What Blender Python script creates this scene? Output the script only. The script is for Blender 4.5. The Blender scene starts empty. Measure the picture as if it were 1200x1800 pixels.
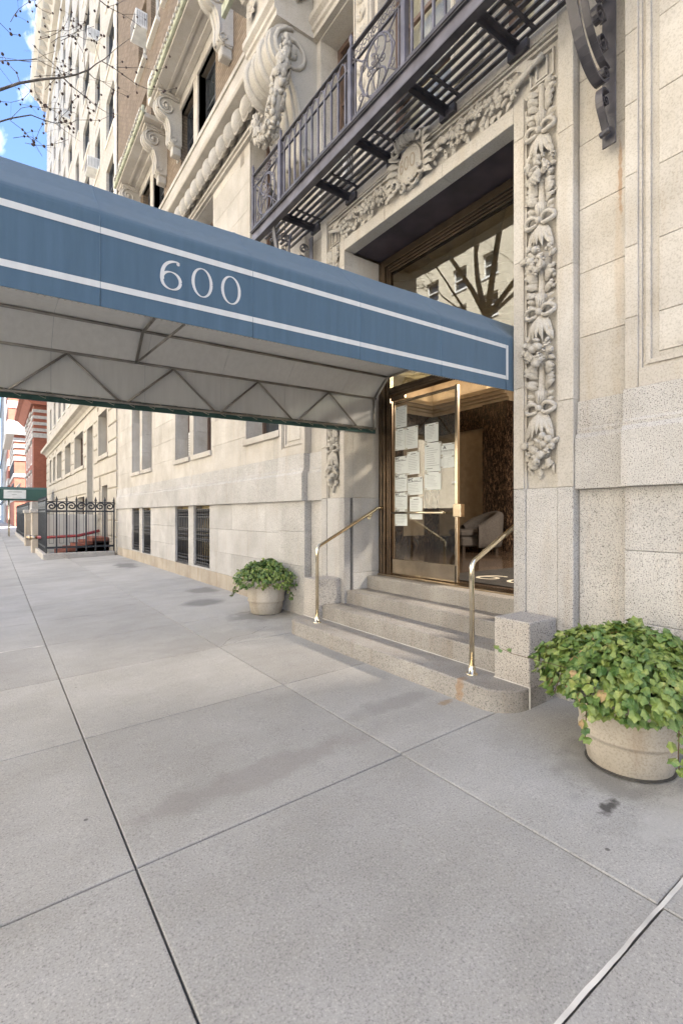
import bpy, math, random
from mathutils import Vector, Matrix
R = math.radians
PI = math.pi
# ------------------------------------------------------------------ camera
scn = bpy.context.scene
col = scn.collection
YAW = math.atan2(612, 860)
cam_d = bpy.data.cameras.new('camera')
cam = bpy.data.objects.new('camera', cam_d)
col.objects.link(cam)
cam.location = (0, 0, 1.5)
cam.rotation_euler = (PI/2, 0, -YAW)
cam_d.sensor_fit = 'VERTICAL'
cam_d.sensor_height = 36
cam_d.lens = 17.2
cam_d.shift_y = 0.0022
cam_d.clip_start = 0.02
cam_d.clip_end = 2000
scn.camera = cam
# ------------------------------------------------------------------ light
SUN_ELEV, SUN_AZ = 50, 128        # azimuth measured from +Y towards +X: behind our building
world = bpy.data.worlds.new("World")
scn.world = world
world.use_nodes = True
wn = world.node_tree
wn.nodes.clear()
wo = wn.nodes.new('ShaderNodeOutputWorld')
wb = wn.nodes.new('ShaderNodeBackground')
sky = wn.nodes.new('ShaderNodeTexSky')
sky.sky_type = 'NISHITA'
sky.sun_disc = False
sky.sun_elevation = R(SUN_ELEV)
sky.sun_rotation = R(SUN_AZ)
sky.air_density = 0.7
sky.dust_density = 0.4
sky.ozone_density = 4.0
tc = wn.nodes.new('ShaderNodeTexCoord')
mp = wn.nodes.new('ShaderNodeMapping')
mp.inputs['Scale'].default_value = (9.0, 9.0, 1.6)
mp.inputs['Rotation'].default_value = (0.0, 0.15, 0.3)
cn = wn.nodes.new('ShaderNodeTexNoise')
cn.inputs['Scale'].default_value = 1.3
cn.inputs['Detail'].default_value = 8
cn.inputs['Roughness'].default_value = 0.55
cn.inputs['Distortion'].default_value = 0.3
cr = wn.nodes.new('ShaderNodeValToRGB')
cr.color_ramp.elements[0].position = 0.50
cr.color_ramp.elements[1].position = 0.70
cm = wn.nodes.new('ShaderNodeMixRGB')
cm.inputs['Color2'].default_value = (6.0, 5.9, 5.8, 1)
wl = wn.links
wl.new(tc.outputs['Generated'], mp.inputs['Vector'])
wl.new(mp.outputs['Vector'], cn.inputs['Vector'])
wl.new(cn.outputs['Fac'], cr.inputs['Fac'])
wl.new(cr.outputs['Color'], cm.inputs['Fac'])
wl.new(sky.outputs['Color'], cm.inputs['Color1'])
wl.new(cm.outputs['Color'], wb.inputs['Color'])
wb.inputs['Strength'].default_value = 0.07
wl.new(wb.outputs['Background'], wo.inputs['Surface'])
sd = bpy.data.lights.new('sun', 'SUN')
sd.energy = 5.0
sd.angle = R(0.53)
sd.color = (1.0, 0.97, 0.93)
sun = bpy.data.objects.new('sun', sd)
col.objects.link(sun)
sdir = Vector((math.sin(R(SUN_AZ))*math.cos(R(SUN_ELEV)), math.cos(R(SUN_AZ))*math.cos(R(SUN_ELEV)), math.sin(R(SUN_ELEV))))
sun.rotation_euler = sdir.to_track_quat('Z', 'Y').to_euler()
sun.location = (30, 10, 60)
vs = scn.view_settings
vs.view_transform = 'Standard'
vs.look = 'None'
vs.exposure = 3.12
vs.gamma = 1
vs.use_curve_mapping = False
scn.cycles.use_denoising = True
scn.cycles.max_bounces = 8
scn.cycles.diffuse_bounces = 4
scn.cycles.glossy_bounces = 4
scn.cycles.transparent_max_bounces = 12
scn.cycles.sample_clamp_indirect = 6
# ------------------------------------------------------------------ helpers
rnd = random.Random(600)

def setp(o, label=None, cat=None, group=None, kind=None):
    if label: o['label'] = label
    if cat: o['category'] = cat
    if group: o['group'] = group
    if kind: o['kind'] = kind
    return o

def empty(name, label=None, cat=None, loc=(0, 0, 0), group=None, kind=None, rz=0):
    o = bpy.data.objects.new(name, None)
    o.empty_display_size = 0.2
    col.objects.link(o)
    o.location = loc
    o.rotation_euler = (0, 0, rz)
    return setp(o, label, cat, group, kind)

def link(name, me, parent=None, loc=(0, 0, 0), rot=(0, 0, 0), scale=None):
    o = bpy.data.objects.new(name, me)
    col.objects.link(o)
    o.parent = parent
    o.location = loc
    o.rotation_euler = rot
    if scale: o.scale = scale
    return o

class MB:
    """collects faces, builds one mesh object"""
    def __init__(s):
        s.v = []; s.f = []; s.smooth = []
    def add(s, vs_, fs_, smooth=False):
        n = len(s.v)
        s.v += [tuple(p) for p in vs_]
        s.f += [tuple(i+n for i in f) for f in fs_]
        s.smooth += [smooth]*len(fs_)
        return s
    def box(s, x0, x1, y0, y1, z0, z1, ch=0):
        if x0 > x1: x0, x1 = x1, x0
        if y0 > y1: y0, y1 = y1, y0
        if z0 > z1: z0, z1 = z1, z0
        if ch <= 0:
            s.add([(x0,y0,z0),(x1,y0,z0),(x1,y1,z0),(x0,y1,z0),(x0,y0,z1),(x1,y0,z1),(x1,y1,z1),(x0,y1,z1)],
                  [(0,3,2,1),(4,5,6,7),(0,1,5,4),(1,2,6,5),(2,3,7,6),(3,0,4,7)])
            return s
        c = min(ch, (x1-x0)*.45, (y1-y0)*.45, (z1-z0)*.45)
        vs_ = []; idx = {}
        for ax in range(3):
            for a in (0, 1):
                for b in (0, 1):
                    for d in (0, 1):
                        sel = [a, b, d]
                        lo = (x0, y0, z0); hi = (x1, y1, z1)
                        p = []
                        for k in range(3):
                            q = hi[k] if sel[k] else lo[k]
                            if k != ax: q += -c if sel[k] else c
                            p.append(q)
                        idx[(ax, a, b, d)] = len(vs_); vs_.append(tuple(p))
        fs_ = []
        def q(*k): fs_.append(tuple(idx[i] for i in k))
        for a in (0, 1):
            q((0,a,0,0),(0,a,1,0),(0,a,1,1),(0,a,0,1)) if a else q((0,a,0,0),(0,a,0,1),(0,a,1,1),(0,a,1,0))
            q((1,0,a,0),(1,0,a,1),(1,1,a,1),(1,1,a,0)) if a else q((1,0,a,0),(1,1,a,0),(1,1,a,1),(1,0,a,1))
            q((2,0,0,a),(2,1,0,a),(2,1,1,a),(2,0,1,a)) if a else q((2,0,0,a),(2,0,1,a),(2,1,1,a),(2,1,0,a))
        for a in (0, 1):
            for b in (0, 1):
                q((0,a,b,0),(0,a,b,1),(1,a,b,1),(1,a,b,0))
                q((0,a,0,b),(0,a,1,b),(2,a,1,b),(2,a,0,b))
                q((1,0,a,b),(1,1,a,b),(2,1,a,b),(2,0,a,b))
        for a in (0, 1):
            for b in (0, 1):
                for d in (0, 1):
                    q((0,a,b,d),(1,a,b,d),(2,a,b,d))
        s.add(vs_, fs_)
        return s
    def tube(s, pts, r, n=8, cap=True, closed=False):
        pts = [Vector(p) for p in pts]
        m = len(pts)
        rs = r if isinstance(r, (list, tuple)) else [r]*m
        base = len(s.v); fs_ = []; vs_ = []
        up = None
        for i, p in enumerate(pts):
            if closed: t = (pts[(i+1) % m]-pts[i-1])
            else: t = pts[min(i+1, m-1)]-pts[max(i-1, 0)]
            if t.length < 1e-9: t = Vector((0, 0, 1))
            t.normalize()
            if up is None:
                up = Vector((0, 0, 1)) if abs(t.z) < .9 else Vector((1, 0, 0))
            a = (up - t*up.dot(t))
            if a.length < 1e-6: a = Vector((1, 0.3, 0.2)).cross(t)
            a.normalize(); up = a
            b = t.cross(a)
            for k in range(n):
                an = 2*PI*k/n
                vs_.append(p + (a*math.cos(an)+b*math.sin(an))*rs[i])
        for i in range(m if closed else m-1):
            j = (i+1) % m
            for k in range(n):
                k2 = (k+1) % n
                fs_.append((i*n+k, i*n+k2, j*n+k2, j*n+k))
        s.add(vs_, fs_, True)
        if cap and not closed:
            s.f += [tuple(base+k for k in range(n))[::-1], tuple(base+(m-1)*n+k for k in range(n))]
            s.smooth += [False, False]
        return s
    def bar(s, p, q, w, h, up=(0, 0, 1)):
        """rectangular bar from p to q, w across, h along up"""
        p, q = Vector(p), Vector(q); t = (q-p).normalized(); up = Vector(up)
        b = t.cross(up)
        if b.length < 1e-5: b = t.cross(Vector((1, 0, 0)))
        b.normalize(); a = b.cross(t)
        vs_ = []
        for e in (p, q):
            for sx, sy in ((-1,-1),(1,-1),(1,1),(-1,1)):
                vs_.append(e+b*sx*w/2+a*sy*h/2)
        s.add(vs_, [(0,1,2,3),(7,6,5,4),(0,4,5,1),(1,5,6,2),(2,6,7,3),(3,7,4,0)])
        return s
    def ball(s, c, r, n=8, m=5, rot=None):
        if not isinstance(r, (tuple, list)): r = (r, r, r)
        c = Vector(c); vs_ = []; fs_ = []
        def T(p):
            p = Vector((p[0]*r[0], p[1]*r[1], p[2]*r[2]))
            if rot: p = rot @ p
            return c+p
        vs_.append(T((0, 0, 1)))
        for i in range(1, m):
            th = PI*i/m
            for k in range(n):
                ph = 2*PI*k/n
                vs_.append(T((math.sin(th)*math.cos(ph), math.sin(th)*math.sin(ph), math.cos(th))))
        vs_.append(T((0, 0, -1)))
        L = len(vs_)-1
        for k in range(n):
            fs_.append((0, 1+k, 1+(k+1) % n))
            fs_.append((L, L-n+(k+1) % n, L-n+k))
            for i in range(m-2):
                a = 1+i*n
                fs_.append((a+k, a+n+k, a+n+(k+1) % n, a+(k+1) % n))
        s.add(vs_, fs_, True)
        return s
    def prism(s, poly, a0, a1, axis='y'):
        """poly: list of 2D points (CCW or CW); extruded along axis. axis y: poly=(x,z); x: (y,z); z: (x,y)"""
        n = len(poly)
        def P3(p, a):
            return (p[0], a, p[1]) if axis == 'y' else ((a, p[0], p[1]) if axis == 'x' else (p[0], p[1], a))
        vs_ = [P3(p, a0) for p in poly]+[P3(p, a1) for p in poly]
        area = sum(poly[i][0]*poly[(i+1) % n][1]-poly[(i+1) % n][0]*poly[i][1] for i in range(n))
        fl = (area > 0)
        if axis == 'y': fl = not fl
        if a1 < a0: fl = not fl
        fs_ = [(i, (i+1) % n, n+(i+1) % n, n+i) for i in range(n)]+[tuple(range(n))[::-1], tuple(range(n, 2*n))]
        if not fl: fs_ = [f[::-1] for f in fs_]
        s.add(vs_, fs_)
        return s
    def lathe(s, prof, c=(0, 0, 0), n=24, smooth=True):
        """prof list of (r,z)"""
        vs_ = []; m = len(prof)
        for (r, z) in prof:
            for k in range(n):
                an = 2*PI*k/n
                vs_.append((c[0]+r*math.cos(an), c[1]+r*math.sin(an), c[2]+z))
        fs_ = []
        for i in range(m-1):
            for k in range(n):
                k2 = (k+1) % n
                fs_.append((i*n+k, i*n+k2, (i+1)*n+k2, (i+1)*n+k))
        s.add(vs_, fs_, smooth)
        return s
    def leaf(s, b, d, up, L, W, curl=0.2, lobes=True):
        """carved/acanthus leaf: b base, d direction, up outward normal"""
        b, d, up = Vector(b), Vector(d).normalized(), Vector(up).normalized()
        sd_ = d.cross(up).normalized()
        ts = (0, .25, .5, .75, 1)
        ws = (.35, .95, 1, .62, .05) if lobes else (.1, .8, 1, .6, .02)
        vs_ = []
        for t, w in zip(ts, ws):
            c = b+d*L*t+up*(curl*L*math.sin(PI*t)*.9)
            vs_ += [c-sd_*W*w/2-up*.2*W*w, c+up*.12*W, c+sd_*W*w/2-up*.2*W*w]
        fs_ = []
        for i in range(4):
            a = i*3
            fs_ += [(a, a+1, a+4, a+3), (a+1, a+2, a+5, a+4)]
        s.add(vs_, fs_, True)
        return s
    def mesh(s, name, mat):
        me = bpy.data.meshes.new(name)
        me.from_pydata(s.v, [], s.f)
        me.polygons.foreach_set('use_smooth', s.smooth)
        if isinstance(mat, (list, tuple)):
            for m_ in mat: me.materials.append(m_)
        else: me.materials.append(mat)
        me.update()
        return me
    def build(s, name, mat, parent=None, loc=(0, 0, 0), rot=(0, 0, 0)):
        return link(name, s.mesh(name, mat), parent, loc, rot)

def spiral(c, r0, r1, turns, a0, axis='y', n=None, sgn=1):
    """spiral points in the plane perpendicular to axis"""
    n = n or int(14*turns)
    out = []
    for i in range(n+1):
        t = i/n; r = r0+(r1-r0)*t; a = a0+sgn*2*PI*turns*t
        u, v = r*math.cos(a), r*math.sin(a)
        out.append((c[0]+u, c[1], c[2]+v) if axis == 'y' else (c[0], c[1]+u, c[2]+v))
    return out

def gp(px, py, z=None):
    return None
# ------------------------------------------------------------------ materials
def mat_new(name):
    m = bpy.data.materials.new(name); m.use_nodes = True
    nt = m.node_tree; b = nt.nodes['Principled BSDF']
    return m, nt, b
def N(nt, t, **kw):
    n = nt.nodes.new(t)
    for k, v in kw.items():
        if k in n.inputs: n.inputs[k].default_value = v
        else: setattr(n, k, v)
    return n
def simple(name, c, rough=.6, metal=0, spec=.5, noise=.08, nscale=6, bump=0, bscale=80, coat=0):
    m, nt, b = mat_new(name)
    b.inputs['Roughness'].default_value = rough
    b.inputs['Metallic'].default_value = metal
    b.inputs['Specular IOR Level'].default_value = spec
    if coat: b.inputs['Coat Weight'].default_value = coat
    g = N(nt, 'ShaderNodeNewGeometry')
    no = N(nt, 'ShaderNodeTexNoise', Scale=nscale, Detail=6)
    nt.links.new(g.outputs['Position'], no.inputs['Vector'])
    r_ = N(nt, 'ShaderNodeValToRGB')
    lo = [max(0, x*(1-noise*2.2)) for x in c]; hi = [min(1, x*(1+noise*2.2)) for x in c]
    r_.color_ramp.elements[0].position = .3; r_.color_ramp.elements[1].position = .7
    r_.color_ramp.elements[0].color = (*lo, 1); r_.color_ramp.elements[1].color = (*hi, 1)
    nt.links.new(no.outputs['Fac'], r_.inputs['Fac'])
    nt.links.new(r_.outputs['Color'], b.inputs['Base Color'])
    if bump:
        n2 = N(nt, 'ShaderNodeTexNoise', Scale=bscale, Detail=4)
        nt.links.new(g.outputs['Position'], n2.inputs['Vector'])
        bp = N(nt, 'ShaderNodeBump', Strength=bump, Distance=.01)
        nt.links.new(n2.outputs['Fac'], bp.inputs['Height'])
        nt.links.new(bp.outputs['Normal'], b.inputs['Normal'])
    return m
def stone(name, c_lo, c_hi, stain=(.42, .33, .22), stain_amt=.35, rand=.06, speck=None, bump=.25, streak=.5, rough=.85, gscale=330):
    """weathered stone: cloudy colour, rain streaks, per block tint, optional granite speckle"""
    m, nt, b = mat_new(name)
    L = nt.links.new
    b.inputs['Roughness'].default_value = rough
    b.inputs['Specular IOR Level'].default_value = .3
    g = N(nt, 'ShaderNodeNewGeometry')
    n1 = N(nt, 'ShaderNodeTexNoise', Scale=1.7, Detail=9, Roughness=.6)
    L(g.outputs['Position'], n1.inputs['Vector'])
    r1 = N(nt, 'ShaderNodeValToRGB')
    r1.color_ramp.elements[0].position = .33; r1.color_ramp.elements[1].position = .68
    r1.color_ramp.elements[0].color = (*c_lo, 1); r1.color_ramp.elements[1].color = (*c_hi, 1)
    L(n1.outputs['Fac'], r1.inputs['Fac'])
    # streaks
    mp_ = N(nt, 'ShaderNodeMapping'); mp_.inputs['Scale'].default_value = (5, 5, .45)
    L(g.outputs['Position'], mp_.inputs['Vector'])
    n2 = N(nt, 'ShaderNodeTexNoise', Scale=1.6, Detail=7, Roughness=.65)
    L(mp_.outputs['Vector'], n2.inputs['Vector'])
    r2 = N(nt, 'ShaderNodeValToRGB')
    r2.color_ramp.elements[0].position = .52; r2.color_ramp.elements[1].position = .78
    r2.color_ramp.elements[0].color = (0, 0, 0, 1); r2.color_ramp.elements[1].color = (stain_amt,)*3+(1,)
    L(n2.outputs['Fac'], r2.inputs['Fac'])
    mx = N(nt, 'ShaderNodeMixRGB', blend_type='MIX'); mx.inputs['Color2'].default_value = (*stain, 1)
    L(r2.outputs['Color'], mx.inputs['Fac']); L(r1.outputs['Color'], mx.inputs['Color1'])
    # per block tint
    oi = N(nt, 'ShaderNodeObjectInfo')
    mr = N(nt, 'ShaderNodeMapRange'); mr.inputs['To Min'].default_value = 1-rand; mr.inputs['To Max'].default_value = 1+rand
    L(oi.outputs['Random'], mr.inputs['Value'])
    mu = N(nt, 'ShaderNodeVectorMath', operation='SCALE')
    L(mx.outputs['Color'], mu.inputs[0]); L(mr.outputs['Result'], mu.inputs['Scale'])
    last = mu.outputs['Vector']
    n3 = N(nt, 'ShaderNodeTexNoise', Scale=gscale if speck else 75, Detail=3, Roughness=.7)
    L(g.outputs['Position'], n3.inputs['Vector'])
    if speck:
        vo = N(nt, 'ShaderNodeTexNoise', Scale=gscale*.42, Detail=2.5, Roughness=.75)
        L(g.outputs['Position'], vo.inputs['Vector'])
        r3 = N(nt, 'ShaderNodeValToRGB')
        e = r3.color_ramp.elements
        e[0].position = .36; e[0].color = (*speck, 1); e[1].position = .46; e[1].color = (1, 1, 1, 1)
        r3.color_ramp.elements.new(.58).color = (1, 1, 1, 1)
        r3.color_ramp.elements.new(.68).color = (1.28, 1.2, 1.12, 1)
        L(vo.outputs['Fac'], r3.inputs['Fac'])
        m2 = N(nt, 'ShaderNodeMixRGB', blend_type='MULTIPLY'); m2.inputs['Fac'].default_value = .95
        L(last, m2.inputs['Color1']); L(r3.outputs['Color'], m2.inputs['Color2'])
        last = m2.outputs['Color']
    else:
        r3 = N(nt, 'ShaderNodeValToRGB')
        e = r3.color_ramp.elements
        e[0].position = .36; e[0].color = (.72, .71, .69, 1); e[1].position = .52; e[1].color = (1, 1, 1, 1)
        L(n3.outputs['Fac'], r3.inputs['Fac'])
        m2 = N(nt, 'ShaderNodeMixRGB', blend_type='MULTIPLY'); m2.inputs['Fac'].default_value = .8
        L(last, m2.inputs['Color1']); L(r3.outputs['Color'], m2.inputs['Color2'])
        last = m2.outputs['Color']
    L(last, b.inputs['Base Color'])
    bp = N(nt, 'ShaderNodeBump', Strength=bump, Distance=.004)
    L(n3.outputs['Fac'], bp.inputs['Height']); L(bp.outputs['Normal'], b.inputs['Normal'])
    return m, nt, b
def splotch(nt, b, centre, radius, colr, amt=.8, wob=.35, nscale=9):
    """a stain of its own shape at a place on the surface"""
    L = nt.links.new
    src = b.inputs['Base Color'].links[0].from_socket
    g = N(nt, 'ShaderNodeNewGeometry')
    su = N(nt, 'ShaderNodeVectorMath', operation='SUBTRACT'); su.inputs[1].default_value = centre
    L(g.outputs['Position'], su.inputs[0])
    dv = N(nt, 'ShaderNodeVectorMath', operation='DIVIDE'); dv.inputs[1].default_value = radius
    L(su.outputs['Vector'], dv.inputs[0])
    ln = N(nt, 'ShaderNodeVectorMath', operation='LENGTH'); L(dv.outputs['Vector'], ln.inputs[0])
    no = N(nt, 'ShaderNodeTexNoise', Scale=nscale, Detail=6); L(g.outputs['Position'], no.inputs['Vector'])
    ad = N(nt, 'ShaderNodeMath', operation='MULTIPLY_ADD'); ad.inputs[1].default_value = wob*4; ad.inputs[2].default_value = -wob*2
    L(no.outputs['Fac'], ad.inputs[0])
    a2 = N(nt, 'ShaderNodeMath', operation='ADD'); L(ln.outputs['Value'], a2.inputs[0]); L(ad.outputs['Value'], a2.inputs[1])
    mr = N(nt, 'ShaderNodeMapRange'); mr.inputs['From Min'].default_value = 1.0; mr.inputs['From Max'].default_value = .55
    mr.inputs['To Min'].default_value = 0; mr.inputs['To Max'].default_value = amt
    L(a2.outputs['Value'], mr.inputs['Value'])
    mx = N(nt, 'ShaderNodeMixRGB'); mx.inputs['Color2'].default_value = (*colr, 1)
    L(mr.outputs['Result'], mx.inputs['Fac']); L(src, mx.inputs['Color1'])
    L(mx.outputs['Color'], b.inputs['Base Color'])
def brick(name, c1, c2, mortar, sc=1.0, bump=.6):
    m, nt, b = mat_new(name)
    L = nt.links.new
    g = N(nt, 'ShaderNodeNewGeometry')
    sp = N(nt, 'ShaderNodeSeparateXYZ'); L(g.outputs['Position'], sp.inputs[0])
    ad = N(nt, 'ShaderNodeMath', operation='ADD'); L(sp.outputs['X'], ad.inputs[0]); L(sp.outputs['Y'], ad.inputs[1])
    cb = N(nt, 'ShaderNodeCombineXYZ'); L(ad.outputs[0], cb.inputs['X']); L(sp.outputs['Z'], cb.inputs['Y'])
    t = N(nt, 'ShaderNodeTexBrick', Scale=1.0)
    t.inputs['Color1'].default_value = (*c1, 1); t.inputs['Color2'].default_value = (*c2, 1); t.inputs['Mortar'].default_value = (*mortar, 1)
    t.inputs['Brick Width'].default_value = .215*sc; t.inputs['Row Height'].default_value = .075*sc; t.inputs['Mortar Size'].default_value = .009*sc
    L(cb.outputs[0], t.inputs['Vector'])
    no = N(nt, 'ShaderNodeTexNoise', Scale=2.2, Detail=8); L(g.outputs['Position'], no.inputs['Vector'])
    mr = N(nt, 'ShaderNodeMapRange'); mr.inputs['To Min'].default_value = .7; mr.inputs['To Max'].default_value = 1.3; L(no.outputs['Fac'], mr.inputs['Value'])
    mu = N(nt, 'ShaderNodeVectorMath', operation='SCALE'); L(t.outputs['Color'], mu.inputs[0]); L(mr.outputs['Result'], mu.inputs['Scale'])
    L(mu.outputs['Vector'], b.inputs['Base Color'])
    b.inputs['Roughness'].default_value = .9
    bp = N(nt, 'ShaderNodeBump', Strength=bump, Distance=.01, invert=True)
    L(t.outputs['Fac'], bp.inputs['Height']); L(bp.outputs['Normal'], b.inputs['Normal'])
    return m
def glass(name, tint=(1, 1, 1), base=.07, body=0.0):
    m = bpy.data.materials.new(name); m.use_nodes = True
    nt = m.node_tree; nt.nodes.clear(); L = nt.links.new
    o = N(nt, 'ShaderNodeOutputMaterial')
    tr = N(nt, 'ShaderNodeBsdfTransparent'); tr.inputs['Color'].default_value = (*tint, 1)
    gl = N(nt, 'ShaderNodeBsdfGlossy', Roughness=0.0)
    g = N(nt, 'ShaderNodeNewGeometry')
    dt = N(nt, 'ShaderNodeVectorMath', operation='DOT_PRODUCT'); L(g.outputs['Normal'], dt.inputs[0]); L(g.outputs['Incoming'], dt.inputs[1])
    ab = N(nt, 'ShaderNodeMath', operation='ABSOLUTE'); L(dt.outputs['Value'], ab.inputs[0])
    su = N(nt, 'ShaderNodeMath', operation='SUBTRACT'); su.inputs[0].default_value = 1; L(ab.outputs[0], su.inputs[1])
    pw = N(nt, 'ShaderNodeMath', operation='POWER'); pw.inputs[1].default_value = 5; L(su.outputs[0], pw.inputs[0])
    ma = N(nt, 'ShaderNodeMath', operation='MULTIPLY_ADD'); ma.inputs[1].default_value = 1-base; ma.inputs[2].default_value = base; L(pw.outputs[0], ma.inputs[0])
    mx = N(nt, 'ShaderNodeMixShader'); L(ma.outputs[0], mx.inputs[0]); L(tr.outputs[0], mx.inputs[1]); L(gl.outputs[0], mx.inputs[2])
    L(mx.outputs[0], o.inputs[0])
    return m

M = {}
M['limestone'], _nt, _b = stone('limestone', (.435, .402, .355), (.575, .545, .50), stain_amt=.42, rand=.075)
splotch(_nt, _b, (3.75, 1.79, 3.5), (.3, .035, 1.0), (.48, .38, .28), .30, .45, 7)
splotch(_nt, _b, (3.75, 1.78, 4.05), (.3, .018, .35), (.32, .18, .09), .6, .45, 16)
M['carved'] = stone('carved_limestone', (.43, .40, .355), (.55, .522, .475), stain_amt=.25, rand=.04, bump=.2)[0]
M['granite'], _nt, _b = stone('granite', (.425, .412, .395), (.565, .552, .535), stain=(.40, .32, .24), stain_amt=.45, rand=.10, speck=(.20, .19, .19), bump=.5, gscale=275)
M['granite_cool'] = stone('granite_step_block', (.42, .39, .36), (.56, .53, .49), stain=(.36, .32, .28), stain_amt=.3, rand=.05, speck=(.13, .13, .14), bump=.4, gscale=210)[0]
M['granite_base'] = stone('stained_granite', (.36, .31, .25), (.50, .45, .38), stain=(.28, .19, .11), stain_amt=.6, rand=.08, speck=(.6, .58, .55), bump=.3)[0]
M['step'], _nt, _b = stone('granite_step', (.29, .272, .25), (.42, .40, .372), stain=(.24, .19, .14), stain_amt=.5, rand=.06, speck=(.30, .29, .29), bump=.5, gscale=230)
splotch(_nt, _b, (3.09, 2.69, .09), (.10, .045, .16), (.34, .20, .10), .6, .42, 26)
M['step'].node_tree
M['mortar'] = simple('mortar', (.34, .29, .23), .95, noise=.1)
M['mortar_dark'] = simple('joint_dirt', (.05, .047, .042), .95, noise=.2)
M['terracotta_glow'] = None
def concrete():
    m, nt, b = mat_new('concrete')
    L = nt.links.new
    b.inputs['Roughness'].default_value = .8; b.inputs['Specular IOR Level'].default_value = .35
    g = N(nt, 'ShaderNodeNewGeometry')
    n1 = N(nt, 'ShaderNodeTexNoise', Scale=.9, Detail=10, Roughness=.62); L(g.outputs['Position'], n1.inputs['Vector'])
    r1 = N(nt, 'ShaderNodeValToRGB'); e = r1.color_ramp.elements
    e[0].position = .3; e[0].color = (.36, .35, .332, 1); e[1].position = .7; e[1].color = (.45, .44, .42, 1)
    L(n1.outputs['Fac'], r1.inputs['Fac'])
    oi = N(nt, 'ShaderNodeObjectInfo')
    mr = N(nt, 'ShaderNodeMapRange'); mr.inputs['To Min'].default_value = .91; mr.inputs['To Max'].default_value = 1.08
    L(oi.outputs['Random'], mr.inputs['Value'])
    mu = N(nt, 'ShaderNodeVectorMath', operation='SCALE'); L(r1.outputs['Color'], mu.inputs[0]); L(mr.outputs['Result'], mu.inputs['Scale'])
    n2 = N(nt, 'ShaderNodeTexNoise', Scale=110, Detail=5, Roughness=.75); L(g.outputs['Position'], n2.inputs['Vector'])
    r2 = N(nt, 'ShaderNodeValToRGB'); e = r2.color_ramp.elements
    e[0].position = .33; e[0].color = (.42, .42, .42, 1); e[1].position = .47; e[1].color = (1, 1, 1, 1)
    r2.color_ramp.elements.new(.56).color = (1, 1, 1, 1); r2.color_ramp.elements.new(.68).color = (1.6, 1.58, 1.54, 1)
    L(n2.outputs['Fac'], r2.inputs['Fac'])
    m2 = N(nt, 'ShaderNodeMixRGB', blend_type='MULTIPLY'); m2.inputs['Fac'].default_value = .85
    L(mu.outputs['Vector'], m2.inputs['Color1']); L(r2.outputs['Color'], m2.inputs['Color2'])
    # trowel blotches, long along the street
    mp_ = N(nt, 'ShaderNodeMapping'); mp_.inputs['Scale'].default_value = (.9, 1.5, 1)
    L(g.outputs['Position'], mp_.inputs['Vector'])
    n4 = N(nt, 'ShaderNodeTexNoise', Scale=1.6, Detail=9, Roughness=.68, Distortion=.2); L(mp_.outputs['Vector'], n4.inputs['Vector'])
    r4 = N(nt, 'ShaderNodeValToRGB'); e = r4.color_ramp.elements
    e[0].position = .30; e[0].color = (.88, .87, .85, 1); e[1].position = .62; e[1].color = (1.04, 1.04, 1.05, 1)
    L(n4.outputs['Fac'], r4.inputs['Fac'])
    m3 = N(nt, 'ShaderNodeMixRGB', blend_type='MULTIPLY'); m3.inputs['Fac'].default_value = .8
    L(m2.outputs['Color'], m3.inputs['Color1']); L(r4.outputs['Color'], m3.inputs['Color2'])
    L(m3.outputs['Color'], b.inputs['Base Color'])
    bp = N(nt, 'ShaderNodeBump', Strength=.25, Distance=.003); L(n2.outputs['Fac'], bp.inputs['Height']); L(bp.outputs['Normal'], b.inputs['Normal'])
    # dark gum spots
    vo = N(nt, 'ShaderNodeTexVoronoi', Scale=2.6); L(g.outputs['Position'], vo.inputs['Vector'])
    src = b.inputs['Base Color'].links[0].from_socket
    mr2 = N(nt, 'ShaderNodeMapRange'); mr2.inputs['From Min'].default_value = .035; mr2.inputs['From Max'].default_value = .02; mr2.inputs['To Min'].default_value = 0; mr2.inputs['To Max'].default_value = .7
    L(vo.outputs['Distance'], mr2.inputs['Value'])
    m5 = N(nt, 'ShaderNodeMixRGB'); m5.inputs['Color2'].default_value = (.05, .05, .048, 1)
    L(mr2.outputs['Result'], m5.inputs['Fac']); L(src, m5.inputs['Color1']); L(m5.outputs['Color'], b.inputs['Base Color'])
    # dark water marks by the wall, darker patches round the pots, white salts by the near pot
    splotch(nt, b, (2.62, 1.28, 0), (.10, .045, .2), (.05, .047, .042), .85, .5, 18)
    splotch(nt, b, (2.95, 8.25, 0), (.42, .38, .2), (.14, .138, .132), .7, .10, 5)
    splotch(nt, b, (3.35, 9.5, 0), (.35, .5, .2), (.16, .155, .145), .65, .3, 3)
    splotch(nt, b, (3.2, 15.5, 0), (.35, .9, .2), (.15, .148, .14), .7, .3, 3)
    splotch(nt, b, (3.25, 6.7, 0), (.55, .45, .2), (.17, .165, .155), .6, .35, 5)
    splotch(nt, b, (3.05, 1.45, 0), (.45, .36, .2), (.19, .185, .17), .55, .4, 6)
    splotch(nt, b, (2.78, 1.02, 0), (.34, .16, .2), (.52, .51, .49), .5, .45, 12)
    splotch(nt, b, (2.98, 2.74, 0), (.09, .05, .2), (.33, .22, .10), .6, .4, 16)
    splotch(nt, b, (2.2, 5.85, 0), (1.2, .35, .2), (.27, .262, .25), .35, .45, 5)
    splotch(nt, b, (1.35, 2.72, 0), (1.0, .16, .3), (.27, .25, .232), .5, .4, 6)
    splotch(nt, b, (2.6, 3.0, 0), (.5, .14, .2), (.26, .248, .235), .45, .4, 5)
    return m
M['concrete'] = concrete()
M['asphalt'] = simple('asphalt', (.05, .05, .052), .9, noise=.2, bump=.4)
M['caulk'] = simple('white_caulk', (.66, .64, .60), .7, noise=.1, bump=.2, bscale=40)
M['canvas'] = None
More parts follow.
